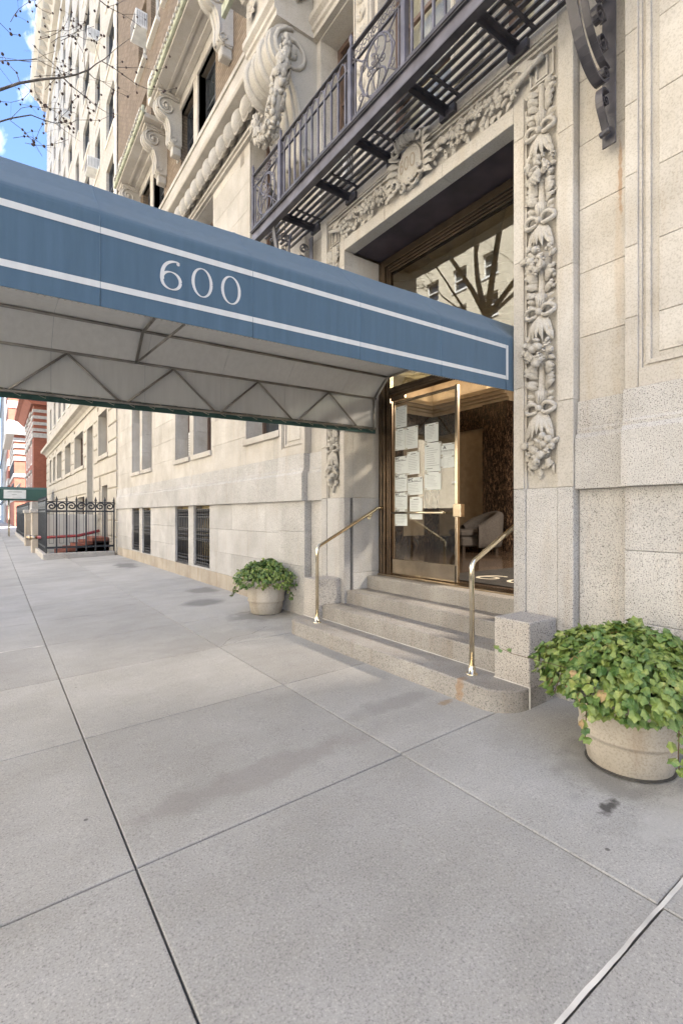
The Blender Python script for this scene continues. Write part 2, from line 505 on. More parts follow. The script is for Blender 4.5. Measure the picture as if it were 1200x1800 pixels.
def canvas(name, c, fade=.12):
    m, nt, b = mat_new(name); L = nt.links.new
    b.inputs['Roughness'].default_value = .62; b.inputs['Specular IOR Level'].default_value = .35
    b.inputs['Sheen Weight'].default_value = .15
    g = N(nt, 'ShaderNodeNewGeometry')
    mp_ = N(nt, 'ShaderNodeMapping'); mp_.inputs['Scale'].default_value = (9, 9, .8); L(g.outputs['Position'], mp_.inputs['Vector'])
    n1 = N(nt, 'ShaderNodeTexNoise', Scale=2.5, Detail=8, Roughness=.65); L(mp_.outputs['Vector'], n1.inputs['Vector'])
    r1 = N(nt, 'ShaderNodeValToRGB'); e = r1.color_ramp.elements
    e[0].position = .3; e[0].color = (*[x*(1-fade) for x in c], 1); e[1].position = .72; e[1].color = (*[min(1, x*(1+fade)+.012*fade*5) for x in c], 1)
    L(n1.outputs['Fac'], r1.inputs['Fac']); L(r1.outputs['Color'], b.inputs['Base Color'])
    w = N(nt, 'ShaderNodeTexWave', Scale=160, Distortion=2.0, bands_direction='Z'); L(g.outputs['Position'], w.inputs['Vector'])
    n5 = N(nt, 'ShaderNodeTexNoise', Scale=2.3, Detail=3); L(g.outputs['Position'], n5.inputs['Vector'])
    ad = N(nt, 'ShaderNodeMath', operation='MULTIPLY_ADD'); ad.inputs[1].default_value = 9; L(n5.outputs['Fac'], ad.inputs[0]); L(w.outputs['Fac'], ad.inputs[2])
    bp = N(nt, 'ShaderNodeBump', Strength=.35, Distance=.005); L(ad.outputs[0], bp.inputs['Height']); L(bp.outputs['Normal'], b.inputs['Normal'])
    return m
M['blue_canvas'] = canvas('blue_canvas', (.075, .138, .205), .09)
M['green_canvas'] = canvas('green_canvas', (.03, .085, .075))
M['lining'] = canvas('grey_lining', (.60, .605, .60), .06)
M['white_print'] = canvas('white_print', (.72, .72, .70), .06)
M['pipe'] = simple('galvanised_pipe', (.27, .255, .235), .45, metal=.7, noise=.15)
M['rope'] = simple('rope', (.5, .47, .40), .9, noise=.15)
M['iron'] = simple('painted_iron', (.062, .058, .066), .38, spec=.5, noise=.2, bump=.15, bscale=50)
M['iron_light'] = simple('grey_violet_paint', (.105, .10, .122), .4, spec=.5, noise=.18, bump=.1)
M['iron_black'] = simple('black_iron', (.022, .023, .027), .4, noise=.2, bump=.1)
M['brass'] = simple('polished_brass', (.80, .70, .52), .13, metal=1, noise=.06)
M['bronze'] = simple('dark_bronze', (.17, .125, .085), .25, metal=.85, noise=.12)
M['bronze_light'] = simple('worn_bronze', (.52, .43, .32), .22, metal=1, noise=.08)
M['dark_panel'] = simple('aubergine_panel', (.06, .047, .058), .6, noise=.18, nscale=3)
M['glass'] = glass('clear_glass', (.93, .94, .92), .085)
M['tinted_glass'] = glass('tinted_glass', (.62, .66, .63), .13)
M['pane'] = simple('dark_window_glass', (.035, .04, .045), .04, spec=.9, noise=.3, nscale=1)
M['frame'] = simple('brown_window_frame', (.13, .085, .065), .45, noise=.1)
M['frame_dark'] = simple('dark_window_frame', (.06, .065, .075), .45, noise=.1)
M['frame_white'] = simple('white_window_frame', (.7, .69, .66), .5, noise=.05)
M['curtain'] = simple('curtain', (.45, .42, .36), .9, noise=.08)
M['paper'] = simple('paper', (.80, .84, .82), .7, noise=.02)
M['ink'] = simple('print_ink', (.03, .03, .035), .6, noise=.05)
M['ink_grey'] = simple('grey_print', (.34, .36, .36), .6, noise=.05)
M['pot'] = stone('weathered_pot', (.43, .38, .31), (.56, .51, .44), stain=(.26, .18, .11), stain_amt=.6, rand=.02, bump=.4)[0]
M['soil'] = simple('soil', (.04, .03, .022), .95, noise=.2, bump=.6)
def leafmat(name, c1, c2, c3):
    m, nt, b = mat_new(name); L = nt.links.new
    oi = N(nt, 'ShaderNodeObjectInfo'); g = N(nt, 'ShaderNodeNewGeometry')
    n1 = N(nt, 'ShaderNodeTexNoise', Scale=11, Detail=4); L(g.outputs['Position'], n1.inputs['Vector'])
    r1 = N(nt, 'ShaderNodeValToRGB'); e = r1.color_ramp.elements
    e[0].position = .32; e[0].color = (*c1, 1); e[1].position = .6; e[1].color = (*c2, 1)
    r1.color_ramp.elements.new(.76).color = (*c3, 1)
    L(n1.outputs['Fac'], r1.inputs['Fac'])
    n2 = N(nt, 'ShaderNodeTexNoise', Scale=95, Detail=3); L(g.outputs['Position'], n2.inputs['Vector'])
    mr = N(nt, 'ShaderNodeMapRange'); mr.inputs['To Min'].default_value = .7; mr.inputs['To Max'].default_value = 1.3; L(n2.outputs['Fac'], mr.inputs['Value'])
    mu = N(nt, 'ShaderNodeVectorMath', operation='SCALE'); L(r1.outputs['Color'], mu.inputs[0]); L(mr.outputs['Result'], mu.inputs['Scale'])
    L(mu.outputs['Vector'], b.inputs['Base Color'])
    b.inputs['Roughness'].default_value = .42; b.inputs['Specular IOR Level'].default_value = .5
    return m
M['ivy'] = leafmat('ivy_leaf', (.085, .155, .03), (.22, .285, .07), (.42, .41, .16))
M['ivy_dark'] = leafmat('ivy_leaf_dark', (.045, .11, .022), (.12, .20, .05), (.24, .28, .09))
M['ivy_dry'] = leafmat('ivy_leaf_dry', (.25, .16, .07), (.34, .24, .11), (.42, .34, .16))
M['stem'] = simple('stem', (.10, .06, .03), .8)
M['bark'] = simple('bark', (.13, .115, .10), .9, noise=.25, nscale=9, bump=.4, bscale=30)
M['twig'] = simple('twig', (.07, .045, .04), .85, noise=.15)
M['brown_brick'] = brick('brown_brick', (.17, .125, .085), (.235, .18, .13), (.12, .095, .07))
M['cream_brick'] = brick('cream_brick', (.43, .41, .375), (.50, .48, .44), (.42, .37, .30))
M['yellow_brick'] = brick('yellow_brick', (.54, .48, .37), (.58, .52, .41), (.50, .45, .36), bump=.1)
M['far_white'] = simple('far_white_stone', (.40, .385, .36), .8)
M['red_brick'] = brick('red_brick', (.23, .07, .042), (.27, .09, .055), (.30, .12, .08), bump=.2)
M['pale_stone'] = stone('neighbour_stone', (.46, .42, .36), (.56, .525, .46), stain_amt=.2, rand=.04)[0]
M['white_stone'] = stone('white_stone', (.60, .57, .52), (.70, .68, .62), stain_amt=.2, rand=.04)[0]
M['marble'] = None
def marble():
    m, nt, b = mat_new('black_marble'); L = nt.links.new
    g = N(nt, 'ShaderNodeNewGeometry')
    mp_ = N(nt, 'ShaderNodeMapping'); mp_.inputs['Scale'].default_value = (3, 3, 1); L(g.outputs['Position'], mp_.inputs['Vector'])
    n1 = N(nt, 'ShaderNodeTexNoise', Scale=9, Detail=12, Roughness=.85, Distortion=.6); L(mp_.outputs['Vector'], n1.inputs['Vector'])
    r1 = N(nt, 'ShaderNodeValToRGB'); e = r1.color_ramp.elements
    e[0].position = .50; e[0].color = (.014, .009, .007, 1); e[1].position = .66; e[1].color = (.34, .22, .14, 1)
    L(n1.outputs['Fac'], r1.inputs['Fac']); L(r1.outputs['Color'], b.inputs['Base Color']); b.inputs['Roughness'].default_value = .2
    return m
M['marble'] = marble()
M['lobby_wall'] = simple('lobby_plaster', (.30, .24, .17), .6, noise=.08)
M['lobby_ceiling'] = simple('lobby_ceiling', (.62, .52, .38), .7, noise=.05)
M['lobby_floor'] = simple('polished_floor', (.10, .07, .05), .12, noise=.25, nscale=2)
M['mat'] = simple('door_mat', (.035, .032, .03), .95, noise=.2, bump=.6, bscale=200)
M['mat_letters'] = simple('mat_lettering', (.60, .55, .45), .9)
M['chair_fabric'] = simple('chair_fabric', (.095, .085, .08), .9, noise=.22, nscale=70, bump=.3, bscale=250)
M['chair_leg'] = simple('chair_leg', (.03, .02, .015), .4)
M['ac_white'] = simple('white_enamel', (.66, .66, .64), .45, noise=.06)
M['ac_grey'] = simple('grey_grille', (.22, .21, .20), .6, noise=.1)
M['red_paint'] = simple('red_paint', (.26, .02, .025), .45, noise=.15)
M['copper_green'] = simple('verdigris_edge', (.40, .42, .32), .8, noise=.15)
M['sign_white'] = simple('sign_white', (.62, .64, .64), .6, noise=.03)
M['louver'] = simple('louver', (.42, .38, .33), .7)
M['wood'] = simple('yellow_board', (.42, .33, .17), .7, noise=.15)
M['leaf_far'] = simple('hedge_leaf', (.10, .16, .05), .8, noise=.3, nscale=20)
# ------------------------------------------------------------------ ground
def zg(x): return .035*(x-3.6)
ground = MB(); ground.add([(-400, -400, -.45), (400, -400, -.45), (400, 900, -.45), (-400, 900, -.45)], [(0, 1, 2, 3)])
setp(ground.build('ground', M['asphalt']), kind='structure')
road = MB(); road.box(-9.6, -2.05, -60, 300, -.44, -.36)
setp(road.build('road', M['asphalt']), kind='structure')
side = empty('sidewalk', kind='structure')
bed = MB(); bed.add([(x, y, zg(x)-.028) for x, y in ((-2.0, -12), (4.4, -12), (4.4, 200), (-2.0, 200))], [(0, 1, 2, 3)])
bed.build('bedding', M['mortar_dark'], side)
SX = [-2.0, -1.05, .53, 2.15, 3.84]
SY = [-10.0, -8.5, -7.0, -5.4, -3.85, -2.3, -.73, .84, 2.35, 3.92, 5.48, 6.98]
while SY[-1] < 62: SY.append(SY[-1]+1.56)
def slab(x0, x1, y0, y1):
    m = MB(); c = .004; d = .05
    p = lambda x, y, dz: (x, y, zg(x)+dz)
    vs_ = [p(x0, y0, -d), p(x1, y0, -d), p(x1, y1, -d), p(x0, y1, -d), p(x0, y0, -c), p(x1, y0, -c), p(x1, y1, -c), p(x0, y1, -c),
           p(x0+c, y0+c, 0), p(x1-c, y0+c, 0), p(x1-c, y1-c, 0), p(x0+c, y1-c, 0)]
    m.add(vs_, [(0,1,5,4),(1,2,6,5),(2,3,7,6),(3,0,4,7),(4,5,9,8),(5,6,10,9),(6,7,11,10),(7,4,8,11),(8,9,10,11)])
    m.build('paving_slab', M['concrete'], side)
for i in range(len(SX)-1):
    for j in range(len(SY)-1):
        if SY[j] > 19 and SX[i] > 1.4 and SY[j] < 48: continue
        g0 = .0045 if SX[i] == .53 else .0045
        g1 = .0045 if SX[i+1] == .53 else .0045
        dy = [0, 0, 0, .015][i]
        y0, y1 = SY[j]+dy, SY[j+1]+dy
        slab(SX[i]+g0, min(SX[i+1]-g1, 3.80), y0+.0055, y1-.0055)
cm_ = MB(); cm_.box(-2.0, 1.46, 20.3, 61, -.4, -.3)
far = MB(); far.add([(x, y, zg(x)-.002) for x, y in ((-2.0, 62), (3.9, 62), (3.9, 200), (-2.0, 200))], [(0, 1, 2, 3)]); far.build('far_pavement', M['concrete'], side)
s_in = MB()
for j in range(len(SY)-1):
    if 19 < SY[j] < 48:
        pass
ck = MB()
pts = [(.55+.05*i, .845+.0012*math.sin(i*.7)+.0008*math.sin(i*1.9)) for i in range(66)]
for (xa, ya), (xb, yb) in zip(pts, pts[1:]):
    w = .0075+.0008*math.sin(xa*9)
    ck.add([(xa, ya-w, zg(xa)+.0025), (xb, yb-w, zg(xb)+.0025), (xb, yb+w, zg(xb)+.0025), (xa, ya+w, zg(xa)+.0025)], [(0, 1, 2, 3)])
ck.build('caulk_joint', M['caulk'], side)
k2 = MB()
for i in range(14):
    xa, xb = -.9+.1*i, -.8+.1*i; y = 6.98+.006*math.sin(i*2.2); w = .012+.004*math.sin(i*5)
    k2.add([(xa, y-w, zg(xa)+.0025), (xb, y-w, zg(xb)+.0025), (xb, y+w, zg(xb)+.0025), (xa, y+w, zg(xa)+.0025)], [(0, 1, 2, 3)])
k2.build('caulk_joint', M['caulk'], side)
def crack(path, seed, w=.0022):
    rc = random.Random(seed); m = MB(); pts = []
    for (xa, ya), (xb, yb) in zip(path, path[1:]):
        n = max(3, int(math.hypot(xb-xa, yb-ya)/.03))
        for i in range(n): pts.append((xa+(xb-xa)*i/n+rc.gauss(0, .006), ya+(yb-ya)*i/n+rc.gauss(0, .006)))
    for (xa, ya), (xb, yb) in zip(pts, pts[1:]):
        d = Vector((xb-xa, yb-ya)).normalized(); ww = w*rc.uniform(.5, 1.2); nx_, ny_ = -d.y*ww, d.x*ww
        m.add([(xa+nx_, ya+ny_, zg(xa)+.0015), (xa-nx_, ya-ny_, zg(xa)+.0015), (xb-nx_, yb-ny_, zg(xb)+.0015), (xb+nx_, yb+ny_, zg(xb)+.0015)], [(0, 1, 2, 3)])
    m.build('crack', M['mortar_dark'], side)
crack([(2.16, 5.47), (2.4, 5.75), (2.7, 5.78), (3.05, 6.0)], 1)
crack([(2.16, 5.47), (2.5, 5.6), (2.85, 5.62)], 2, .0014)
crack([(1.1, 8.55), (1.5, 8.2), (2.1, 8.1)], 3, .0014)
m = MB()
for (x_, y_, a_) in ((1.02, 1.03, .3), (1.03, 1.06, 1.4)):
    for q in range(3): m.leaf((x_, y_, zg(x_)+.003), (math.cos(a_+q*.8), math.sin(a_+q*.8), .25), (0, 0, 1), .018, .006, .2)
m.build('twig_litter', M['twig'], side)
kerb = empty('kerb', kind='structure')
for j in range(-6, 40):
    m = MB(); m.box(-2.2, -2.004, j*2.0, j*2.0+1.99, -.44, zg(-2.1), .02); m.build('kerbstone', M['granite_cool'], kerb)
osw = MB(); osw.box(-22, -9.8, -60, 300, -.44, -.22); setp(osw.build('opposite_sidewalk', M['concrete']), kind='structure')

# ------------------------------------------------------------------ our building
B = empty('apartment_building', 'pale limestone and granite apartment building with carved entrance surround and iron balcony above', 'building', (3.75, 3.93, 0))
B.location = (0, 0, 0)
_cache = {}
def block(parent, mat, X, y0, y1, z0, z1, depth=.06, ch=.004, gap=.003, name='stone_block'):
    dy, dz = y1-y0-gap, z1-z0-gap
    if dy < .01 or dz < .01: return None
    key = (round(dy, 3), round(dz, 3), depth, ch, mat.name)
    if key not in _cache:
        m = MB(); a, b = dy/2, dz/2
        vs_ = [(depth,-a,-b),(depth,a,-b),(depth,a,b),(depth,-a,b),(ch,-a,-b),(ch,a,-b),(ch,a,b),(ch,-a,b),
               (0,-a+ch,-b+ch),(0,a-ch,-b+ch),(0,a-ch,b-ch),(0,-a+ch,b-ch)]
        m.add(vs_, [(0,1,5,4),(1,2,6,5),(2,3,7,6),(3,0,4,7),(4,5,9,8),(5,6,10,9),(6,7,11,10),(7,4,8,11),(8,9,10,11)])
        _cache[key] = m.mesh(name, mat)
    return link(name, _cache[key], parent, (X+rnd.uniform(-.0008, .0012), (y0+y1)/2, (z0+z1)/2))
def ashlar(parent, mat, X, y0, y1, courses, length, openings=(), offset=.5, start=None, **kw):
    for ci, (za, zb) in enumerate(zip(courses, courses[1:])):
        st = (start if start is not None else y0)-(length*offset if ci % 2 else 0)
        js = [y0]; y = st
        while y < y1-.12:
            if y > y0+.12: js.append(y)
            y += length
        js.append(y1)
        for a, b in zip(js, js[1:]):
            segs = [(a, b, za, zb)]
            for (oy0, oy1, oz0, oz1) in openings:
                new = []
                for (p, q, r_, t_) in segs:
                    if q <= oy0+1e-4 or p >= oy1-1e-4 or t_ <= oz0+1e-4 or r_ >= oz1-1e-4: new.append((p, q, r_, t_)); continue
                    if p < oy0-.01: new.append((p, oy0, r_, t_))
                    if q > oy1+.01: new.append((oy1, q, r_, t_))
                    m0, m1 = max(p, oy0), min(q, oy1)
                    if r_ < oz0-.01: new.append((m0, m1, r_, oz0))
                    if t_ > oz1+.01: new.append((m0, m1, oz1, t_))
                segs = new
            for s_ in segs: block(parent, mat, X, *s_, **kw)
def grid_wall(mb, x0, x1, ya, yb, za, zb, openings):
    ys = sorted(set([ya, yb]+[min(max(v, ya), yb) for o in openings for v in o[:2]]))
    zs = sorted(set([za, zb]+[min(max(v, za), zb) for o in openings for v in o[2:]]))
    for a, b in zip(ys, ys[1:]):
        run = None
        for c, d in zip(zs, zs[1:]):
            hit = any(o[0] < (a+b)/2 < o[1] and o[2] < (c+d)/2 < o[3] for o in openings)
            if not hit:
                run = (run[0], d) if run else (c, d)
            elif run:
                mb.box(x0, x1, a, b, *run); run = None
        if run: mb.box(x0, x1, a, b, *run)
def trim(parent, mat, X0, X1, o, sill=True, courses=None, th=.12, name='jamb_stone'):
    """reveal stones of an opening"""
    y0, y1, z0, z1 = o
    zs = courses or [z0+(z1-z0)*i/max(1, round((z1-z0)/.62)) for i in range(max(1, round((z1-z0)/.62))+1)]
    for a, b in zip(zs, zs[1:]):
        m = MB(); m.box(X0, X1, y1, y1+th, a+.0015, b-.0015, .003); m.build(name, mat, parent)
        m = MB(); m.box(X0, X1, y0-th, y0, a+.0015, b-.0015, .003); m.build(name, mat, parent)
    m = MB(); m.box(X0, X1, y0, y1, z1, z1+th); m.build('head_stone', mat, parent)
    m = MB(); m.box(X0, X1, y0, y1, z0-th, z0); m.build('sill_bed', mat, parent)
def window(parent, y0, y1, z0, z1, X, mat, fw=.05, cols=1, rows=2, curtain=False, clear=False, sill=None):
    m = MB()
    m.box(X-.03, X+.06, y0, y0+fw, z0, z1); m.box(X-.03, X+.06, y1-fw, y1, z0, z1)
    m.box(X-.03, X+.06, y0+fw, y1-fw, z0, z0+fw); m.box(X-.03, X+.06, y0+fw, y1-fw, z1-fw, z1)
    w = m.build('window', mat, parent)
    p = MB(); p.box(X+.03, X+.036, y0+fw, y1-fw, z0+fw, z1-fw); p.build('pane', M['glass'] if clear else M['pane'], w)
    s = MB()
    for r_ in range(1, rows):
        zz = z0+(z1-z0)*r_/rows; s.box(X-.01, X+.028, y0+fw, y1-fw, zz-.025, zz+.025)
    for c in range(1, cols):
        yy = y0+(y1-y0)*c/cols; s.box(X-.008, X+.026, yy-.018, yy+.018, z0+fw, z1-fw)
    if s.v: s.build('glazing_bar', mat, w)
    if curtain:
        c = MB(); n = 24; vs_ = []
        for i in range(n+1):
            yy = y0+fw+(y1-y0-2*fw)*i/n
            vs_ += [(X+.12+.02*math.sin(i*1.9), yy, z0+fw), (X+.12+.02*math.sin(i*1.9), yy, z1-fw)]
        c.add(vs_, [(2*i, 2*i+2, 2*i+3, 2*i+1) for i in range(n)], True); c.build('curtain', M['curtain'], w)
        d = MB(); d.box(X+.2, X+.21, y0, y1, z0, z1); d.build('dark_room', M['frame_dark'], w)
    return w

# openings of the main wall
low = [(14.74, 15.87, 2.85, 5.1), (16.16, 17.24, 2.85, 5.1), (10.02, 11.13, 2.85, 5.1), (11.41, 12.51, 2.85, 5.1), (6.99, 8.27, 2.85, 5.1)]
up1 = [(14.74, 15.87, 5.75, 8.18), (16.16, 17.24, 5.75, 8.18), (9.9, 11.13, 5.75, 8.18), (11.41, 12.7, 5.75, 8.18), (7.0, 8.1, 5.75, 8.18)]
gril = [(14.87, 15.87, .32, 1.67), (16.235, 17.24, .34, 1.67), (10.1, 11.13, .34, 1.67), (11.49, 12.51, .30, 1.67)]
XW = 3.75
grow = lambda L_, d=.118: [(a-d, b+d, c-d, e+d) for a, b, c, e in L_]
core = MB()
grid_wall(core, XW+.05, XW+.42, 6.165, 19.55, -.2, 8.4, grow(low)+grow(up1)+grow(gril))
grid_wall(core, XW+.12, XW+.42, 5.76, 6.165, -.2, 8.4, [])
grid_wall(core, XW+.12, XW+.42, -12, 2.10, -.2, 5.6, [])
core.build('wall_core', M['mortar'], B)
# granite plinth of the main wall
GC = [.30, .73, 1.2, 1.70]
gop = [(a, b, c, 1.7) for a, b, c, d in gril]
ashlar(B, M['granite'], XW, 6.965, 19.5, GC, 1.42, gop, start=7.5)
ashlar(B, M['granite_base'], XW, 6.965, 19.5, [-.06, .30], 1.42, [(a, b, -.06+.36, 1.7) for a, b, c, d in gril], start=7.3)
for o in gril:
    trim(B, M['granite_base'], XW+.06, XW+.30, (o[0], o[1], .302, 1.69), courses=[.302, .73, 1.2, 1.69])
    m = MB(); m.box(XW+.2, XW+.22, o[0], o[1], .3, 1.69); m.build('boarding', M['wood'], B)
# water table band
def band(X, y0, y1, name='band_stone', L_=1.35):
    js = [y0]; y = y0+L_*.7
    while y < y1-.2: js.append(y); y += L_
    js.append(y1)
    for a, b in zip(js, js[1:]):
        m = MB(); c = .003
        m.prism([(X+.08, 1.70), (X-.055, 1.70), (X-.058, 1.703), (X-.058, 2.10), (X-.045, 2.125), (X-.028, 2.14), (X-.032, 2.165), (X-.022, 2.185), (X-.022, 2.392), (X-.018, 2.398), (X+.08, 2.398)], a+.0015, b-.0015)
        m.build(name, M['granite'], B)
band(XW, 6.965, 19.5)
band(XW-.02, 6.16, 6.96); band(XW+.075, 5.765, 6.158); band(XW+.075, 1.702, 2.098); band(XW-.03, -6.0, 1.70, L_=1.5)
# limestone courses
LC = [2.40+.512*i for i in range(12)]+[8.2]
ashlar(B, M['limestone'], XW, 6.965, 19.5, LC, 1.30, low+up1, start=7.2)
for o in low+up1:
    trim(B, M['limestone'], XW+.06, XW+.42, o)
for o in low:
    m = MB(); m.box(XW-.05, XW+.06, o[0]-.06, o[1]+.06, o[2]-.11, o[2]-.002, .006); m.build('window_sill', M['limestone'], B)
for i, o in enumerate(low+up1):
    window(B, o[0], o[1], o[2], o[3], XW+.36, M['frame'], cols=1, rows=2)
# upper corner of the piers (Zone A' and B')
def panel_pier(y0, y1, X, left=True, z1=8.2):
    # y0..y1 pier with a moulded sunk panel from z 2.53 up
    e = .09
    for za, zb in zip(LC, LC[1:]):
        if za > z1: break
        block(B, M['limestone'], X, y0, y0+e, za, zb, depth=.12); block(B, M['limestone'], X, y1-e, y1, za, zb, depth=.12)
    block(B, M['limestone'], X, y0+e, y1-e, 2.40, 2.52, depth=.12)
    prof = [(0.02, .018), (.045, .022), (.03, .03), (.055, .045)]   # recess, width
    a, b, z = y0+e, y1-e, 2.52
    for k, (rec, w) in enumerate(prof):
        m = MB()
        m.box(X+rec, X+.12, a, a+w, z, z1); m.box(X+rec, X+.12, b-w, b, z, z1); m.box(X+rec, X+.12, a+w, b-w, z, z+w)
        m.build('panel_moulding', M['limestone'], B)
        a += w; b -= w; z += w
    for za, zb in zip(LC, LC[1:]):
        if zb < z: continue
        block(B, M['limestone'], X+.045, a, b, max(za, z), zb, depth=.07)
panel_pier(6.16, 6.96, XW-.03)
panel_pier(-2.6, 1.70, XW-.03, z1=8.2)
for (y0, y1, X) in ((6.16, 6.96, XW-.03), (-3.0, 1.70, XW-.03)):
    ashlar(B, M['granite'], X, y0, y1, [-.06, .27, .73, 1.24, 1.70], 1.35, depth=.12, start=(y0 if y0 > 0 else 1.7-1.05-1.35*3))
for (y0, y1) in ((5.765, 6.158), (1.702, 2.098)):
    ashlar(B, M['granite'], XW+.08, y0, y1, [-.06, 1.70], 2, depth=.07)
    ashlar(B, M['limestone'], XW+.08, y0, y1, [2.40+.512*i for i in range(12)], 2, depth=.05)
# wall behind right part, extended right
# ------------------------------------------------------------------ door surround
def vstones(y0, y1, X, zs, mat, depth=.15, name='surround_stone'):
    for a, b in zip(zs, zs[1:]): block(B, mat, X, y0, y1, a, b, depth=depth, ch=.005, gap=.0025, name=name)
C0 = 3.93
def mirror(y): return 2*C0-y
for sgn in (0, 1):
    mm = (lambda a, b: (a, b)) if sgn == 0 else (lambda a, b: (mirror(b), mirror(a)))
    vstones(*mm(2.10, 2.235), XW, [-.06, 1.72], M['granite'], .1)
    vstones(*mm(2.235, 2.53), XW+.008, [-.06, 1.72], M['granite'], .1)
    vstones(*mm(2.53, 2.65), XW, [-.06, 1.72], M['granite'], .1)
    vstones(*mm(2.10, 2.235), XW, [1.72, 2.42, 3.5, 4.6, 5.6], M['limestone'], .1)
    vstones(*mm(2.545, 2.65), XW, [1.72, 2.6, 3.7, 4.78, 5.11], M['limestone'], .15)
    vstones(*mm(2.235, 2.545), XW+.045, [1.72, 3.2, 5.11], M['carved'], .1)
    m = MB(); a, b = mm(2.235, 2.25); m.box(XW+.012, XW+.045, a, b, 1.72, 5.0); m.build('fillet', M['limestone'], B)
    m = MB(); a, b = mm(2.53, 2.545); m.box(XW+.018, XW+.045, a, b, 1.72, 5.0); m.build('fillet', M['limestone'], B)
    # corner square with nested frames
    a, b = mm(2.235, 2.545)
    for k in range(2):
        m = MB(); d = .045+.055*k; w = .014; X = XW+.03
        m.box(X-.012, X+.02, a+d, a+d+w, 5.13+d*.5, 5.40-d*.5); m.box(X-.012, X+.02, b-d-w, b-d, 5.13+d*.5, 5.40-d*.5)
        m.box(X-.012, X+.02, a+d+w, b-d-w, 5.40-d*.5-w, 5.40-d*.5); m.box(X-.012, X+.02, a+d+w, b-d-w, 5.13+d*.5, 5.13+d*.5+w)
        m.build('corner_fret', M['limestone'], B)
# lintel
js = [2.65, 3.5, 4.4, 5.21]
for a, b in zip(js, js[1:]): block(B, M['limestone'], XW, a, b, 4.96, 5.11, depth=.16, ch=.006, name='lintel_stone')
js = [2.235, 3.2, 4.7, mirror(2.235)]
for a, b in zip(js, js[1:]): block(B, M['carved'], XW+.045, a, b, 5.11, 5.43, depth=.1, name='frieze_stone')
for (za, zb, xo) in ((5.43, 5.452, .015), (5.452, 5.47, .03), (5.47, 5.49, .0), (5.49, 5.505, .02)):
    m = MB(); m.box(XW+xo, XW+.12, 2.235, mirror(2.235), za, zb); m.build('frame_moulding', M['limestone'], B)
js = [2.235, 3.1, 3.9, 4.8, mirror(2.235)]
for a, b in zip(js, js[1:]): block(B, M['limestone'], XW, a, b, 5.505, 5.75, depth=.12)
# reveals
for a, b, mat in ((-.06, .72, 'granite'), (.72, 1.72, 'granite'), (1.72, 2.6, 'limestone'), (2.6, 3.7, 'limestone'), (3.7, 4.955, 'limestone')):
    m = MB(); m.box(XW+.152, 4.40, 5.212, 5.5, a+.0015, b-.0015, .003); m.build('reveal_stone', M[mat], B)
    m = MB(); m.box(XW+.152, 4.40, 2.36, 2.648, a+.0015, b-.0015, .003); m.build('reveal_stone', M[mat], B)
sf = MB(); sf.box(XW+.165, 4.36, 2.66, 5.20, 4.975, 5.05); sf.build('soffit_panel', M['dark_panel'], B)
fillc = MB(); fillc.box(XW+.13, XW+.5, 2.10, 5.76, 5.055, 5.72); fillc.box(XW+.11, 4.5, 1.9, 2.36, -.2, 5.7); fillc.box(XW+.11, 4.5, 5.5, 5.9, -.2, 5.7)
fillc.build('wall_core', M['mortar'], B)
# bronze frame
XD = 4.40
def bz(name, *a, mat='bronze', parent=None, ch=.004):
    m = MB(); m.box(*a, ch); return m.build(name, M[mat], parent or B)
dfr = bz('door_frame', 4.33, 4.47, 5.085, 5.205, .67, 4.955)
bz('door_frame', 4.33, 4.47, 2.655, 2.76, .67, 4.955)
bz('frame_bead', 4.36, 4.45, 5.045, 5.083, .67, 4.85, parent=dfr)
bz('frame_bead', 4.375, 4.44, 5.02, 5.043, .67, 4.85, parent=dfr)
bz('frame_bead', 4.325, 4.332, 5.15, 5.17, .67, 4.955, parent=dfr)
bz('frame_head', 4.33, 4.47, 2.76, 5.085, 4.86, 4.955)
for k in range(3):
    bz('head_bead', 4.35+.018*k, 4.46, 2.76, 5.04, 4.83-.03*k, 4.858-.03*k)
bz('transom_bar', 4.35, 4.47, 2.76, 5.02, 3.10, 3.20)
bz('transom_bead', 4.34, 4.36, 2.76, 5.02, 3.125, 3.165)
tp = MB(); tp.box(4.405, 4.411, 2.76, 5.02, 3.2, 4.77); tp.build('transom_pane', M['tinted_glass'], B)
bz('threshold', 4.30, 4.52, 2.66, 5.20, .665, .69, mat='bronze_light')
# closed door leaf
D = empty('entrance_door', None, None); D.parent = B
def dz(name, *a, mat='bronze_light', ch=.004):
    m = MB(); m.box(*a, ch); return m.build(name, M[mat], D)
dz('pane', 4.418, 4.426, 3.90, 4.97, .90, 2.98, mat='glass', ch=0)
dz('kick_plate', 4.40, 4.445, 3.875, 5.0, .70, .90)
dz('stile', 4.40, 4.445, 3.862, 3.90, .70, 3.02)
dz('stile', 4.41, 4.435, 4.97, 5.0, .90, 3.02, mat='bronze')
dz('top_rail', 4.405, 4.44, 3.90, 4.97, 2.98, 3.01)
dz('lock_case', 4.385, 4.455, 3.80, 3.915, 1.47, 1.62)
m = MB(); m.tube([(4.33, 4.03, 1.52), (4.325, 4.4, 1.52), (4.33, 4.93, 1.52)], .016, 10); m.tube([(4.33, 4.05, 1.52), (4.42, 4.05, 1.52)], .011, 8); m.tube([(4.33, 4.9, 1.52), (4.42, 4.9, 1.52)], .011, 8); m.ball((4.33, 4.03, 1.52), .026, 10, 6)
m.build('push_bar', M['brass'], D)
dz('door_closer', 4.36, 4.40, 4.72, 4.99, 3.02, 3.08, mat='bronze')

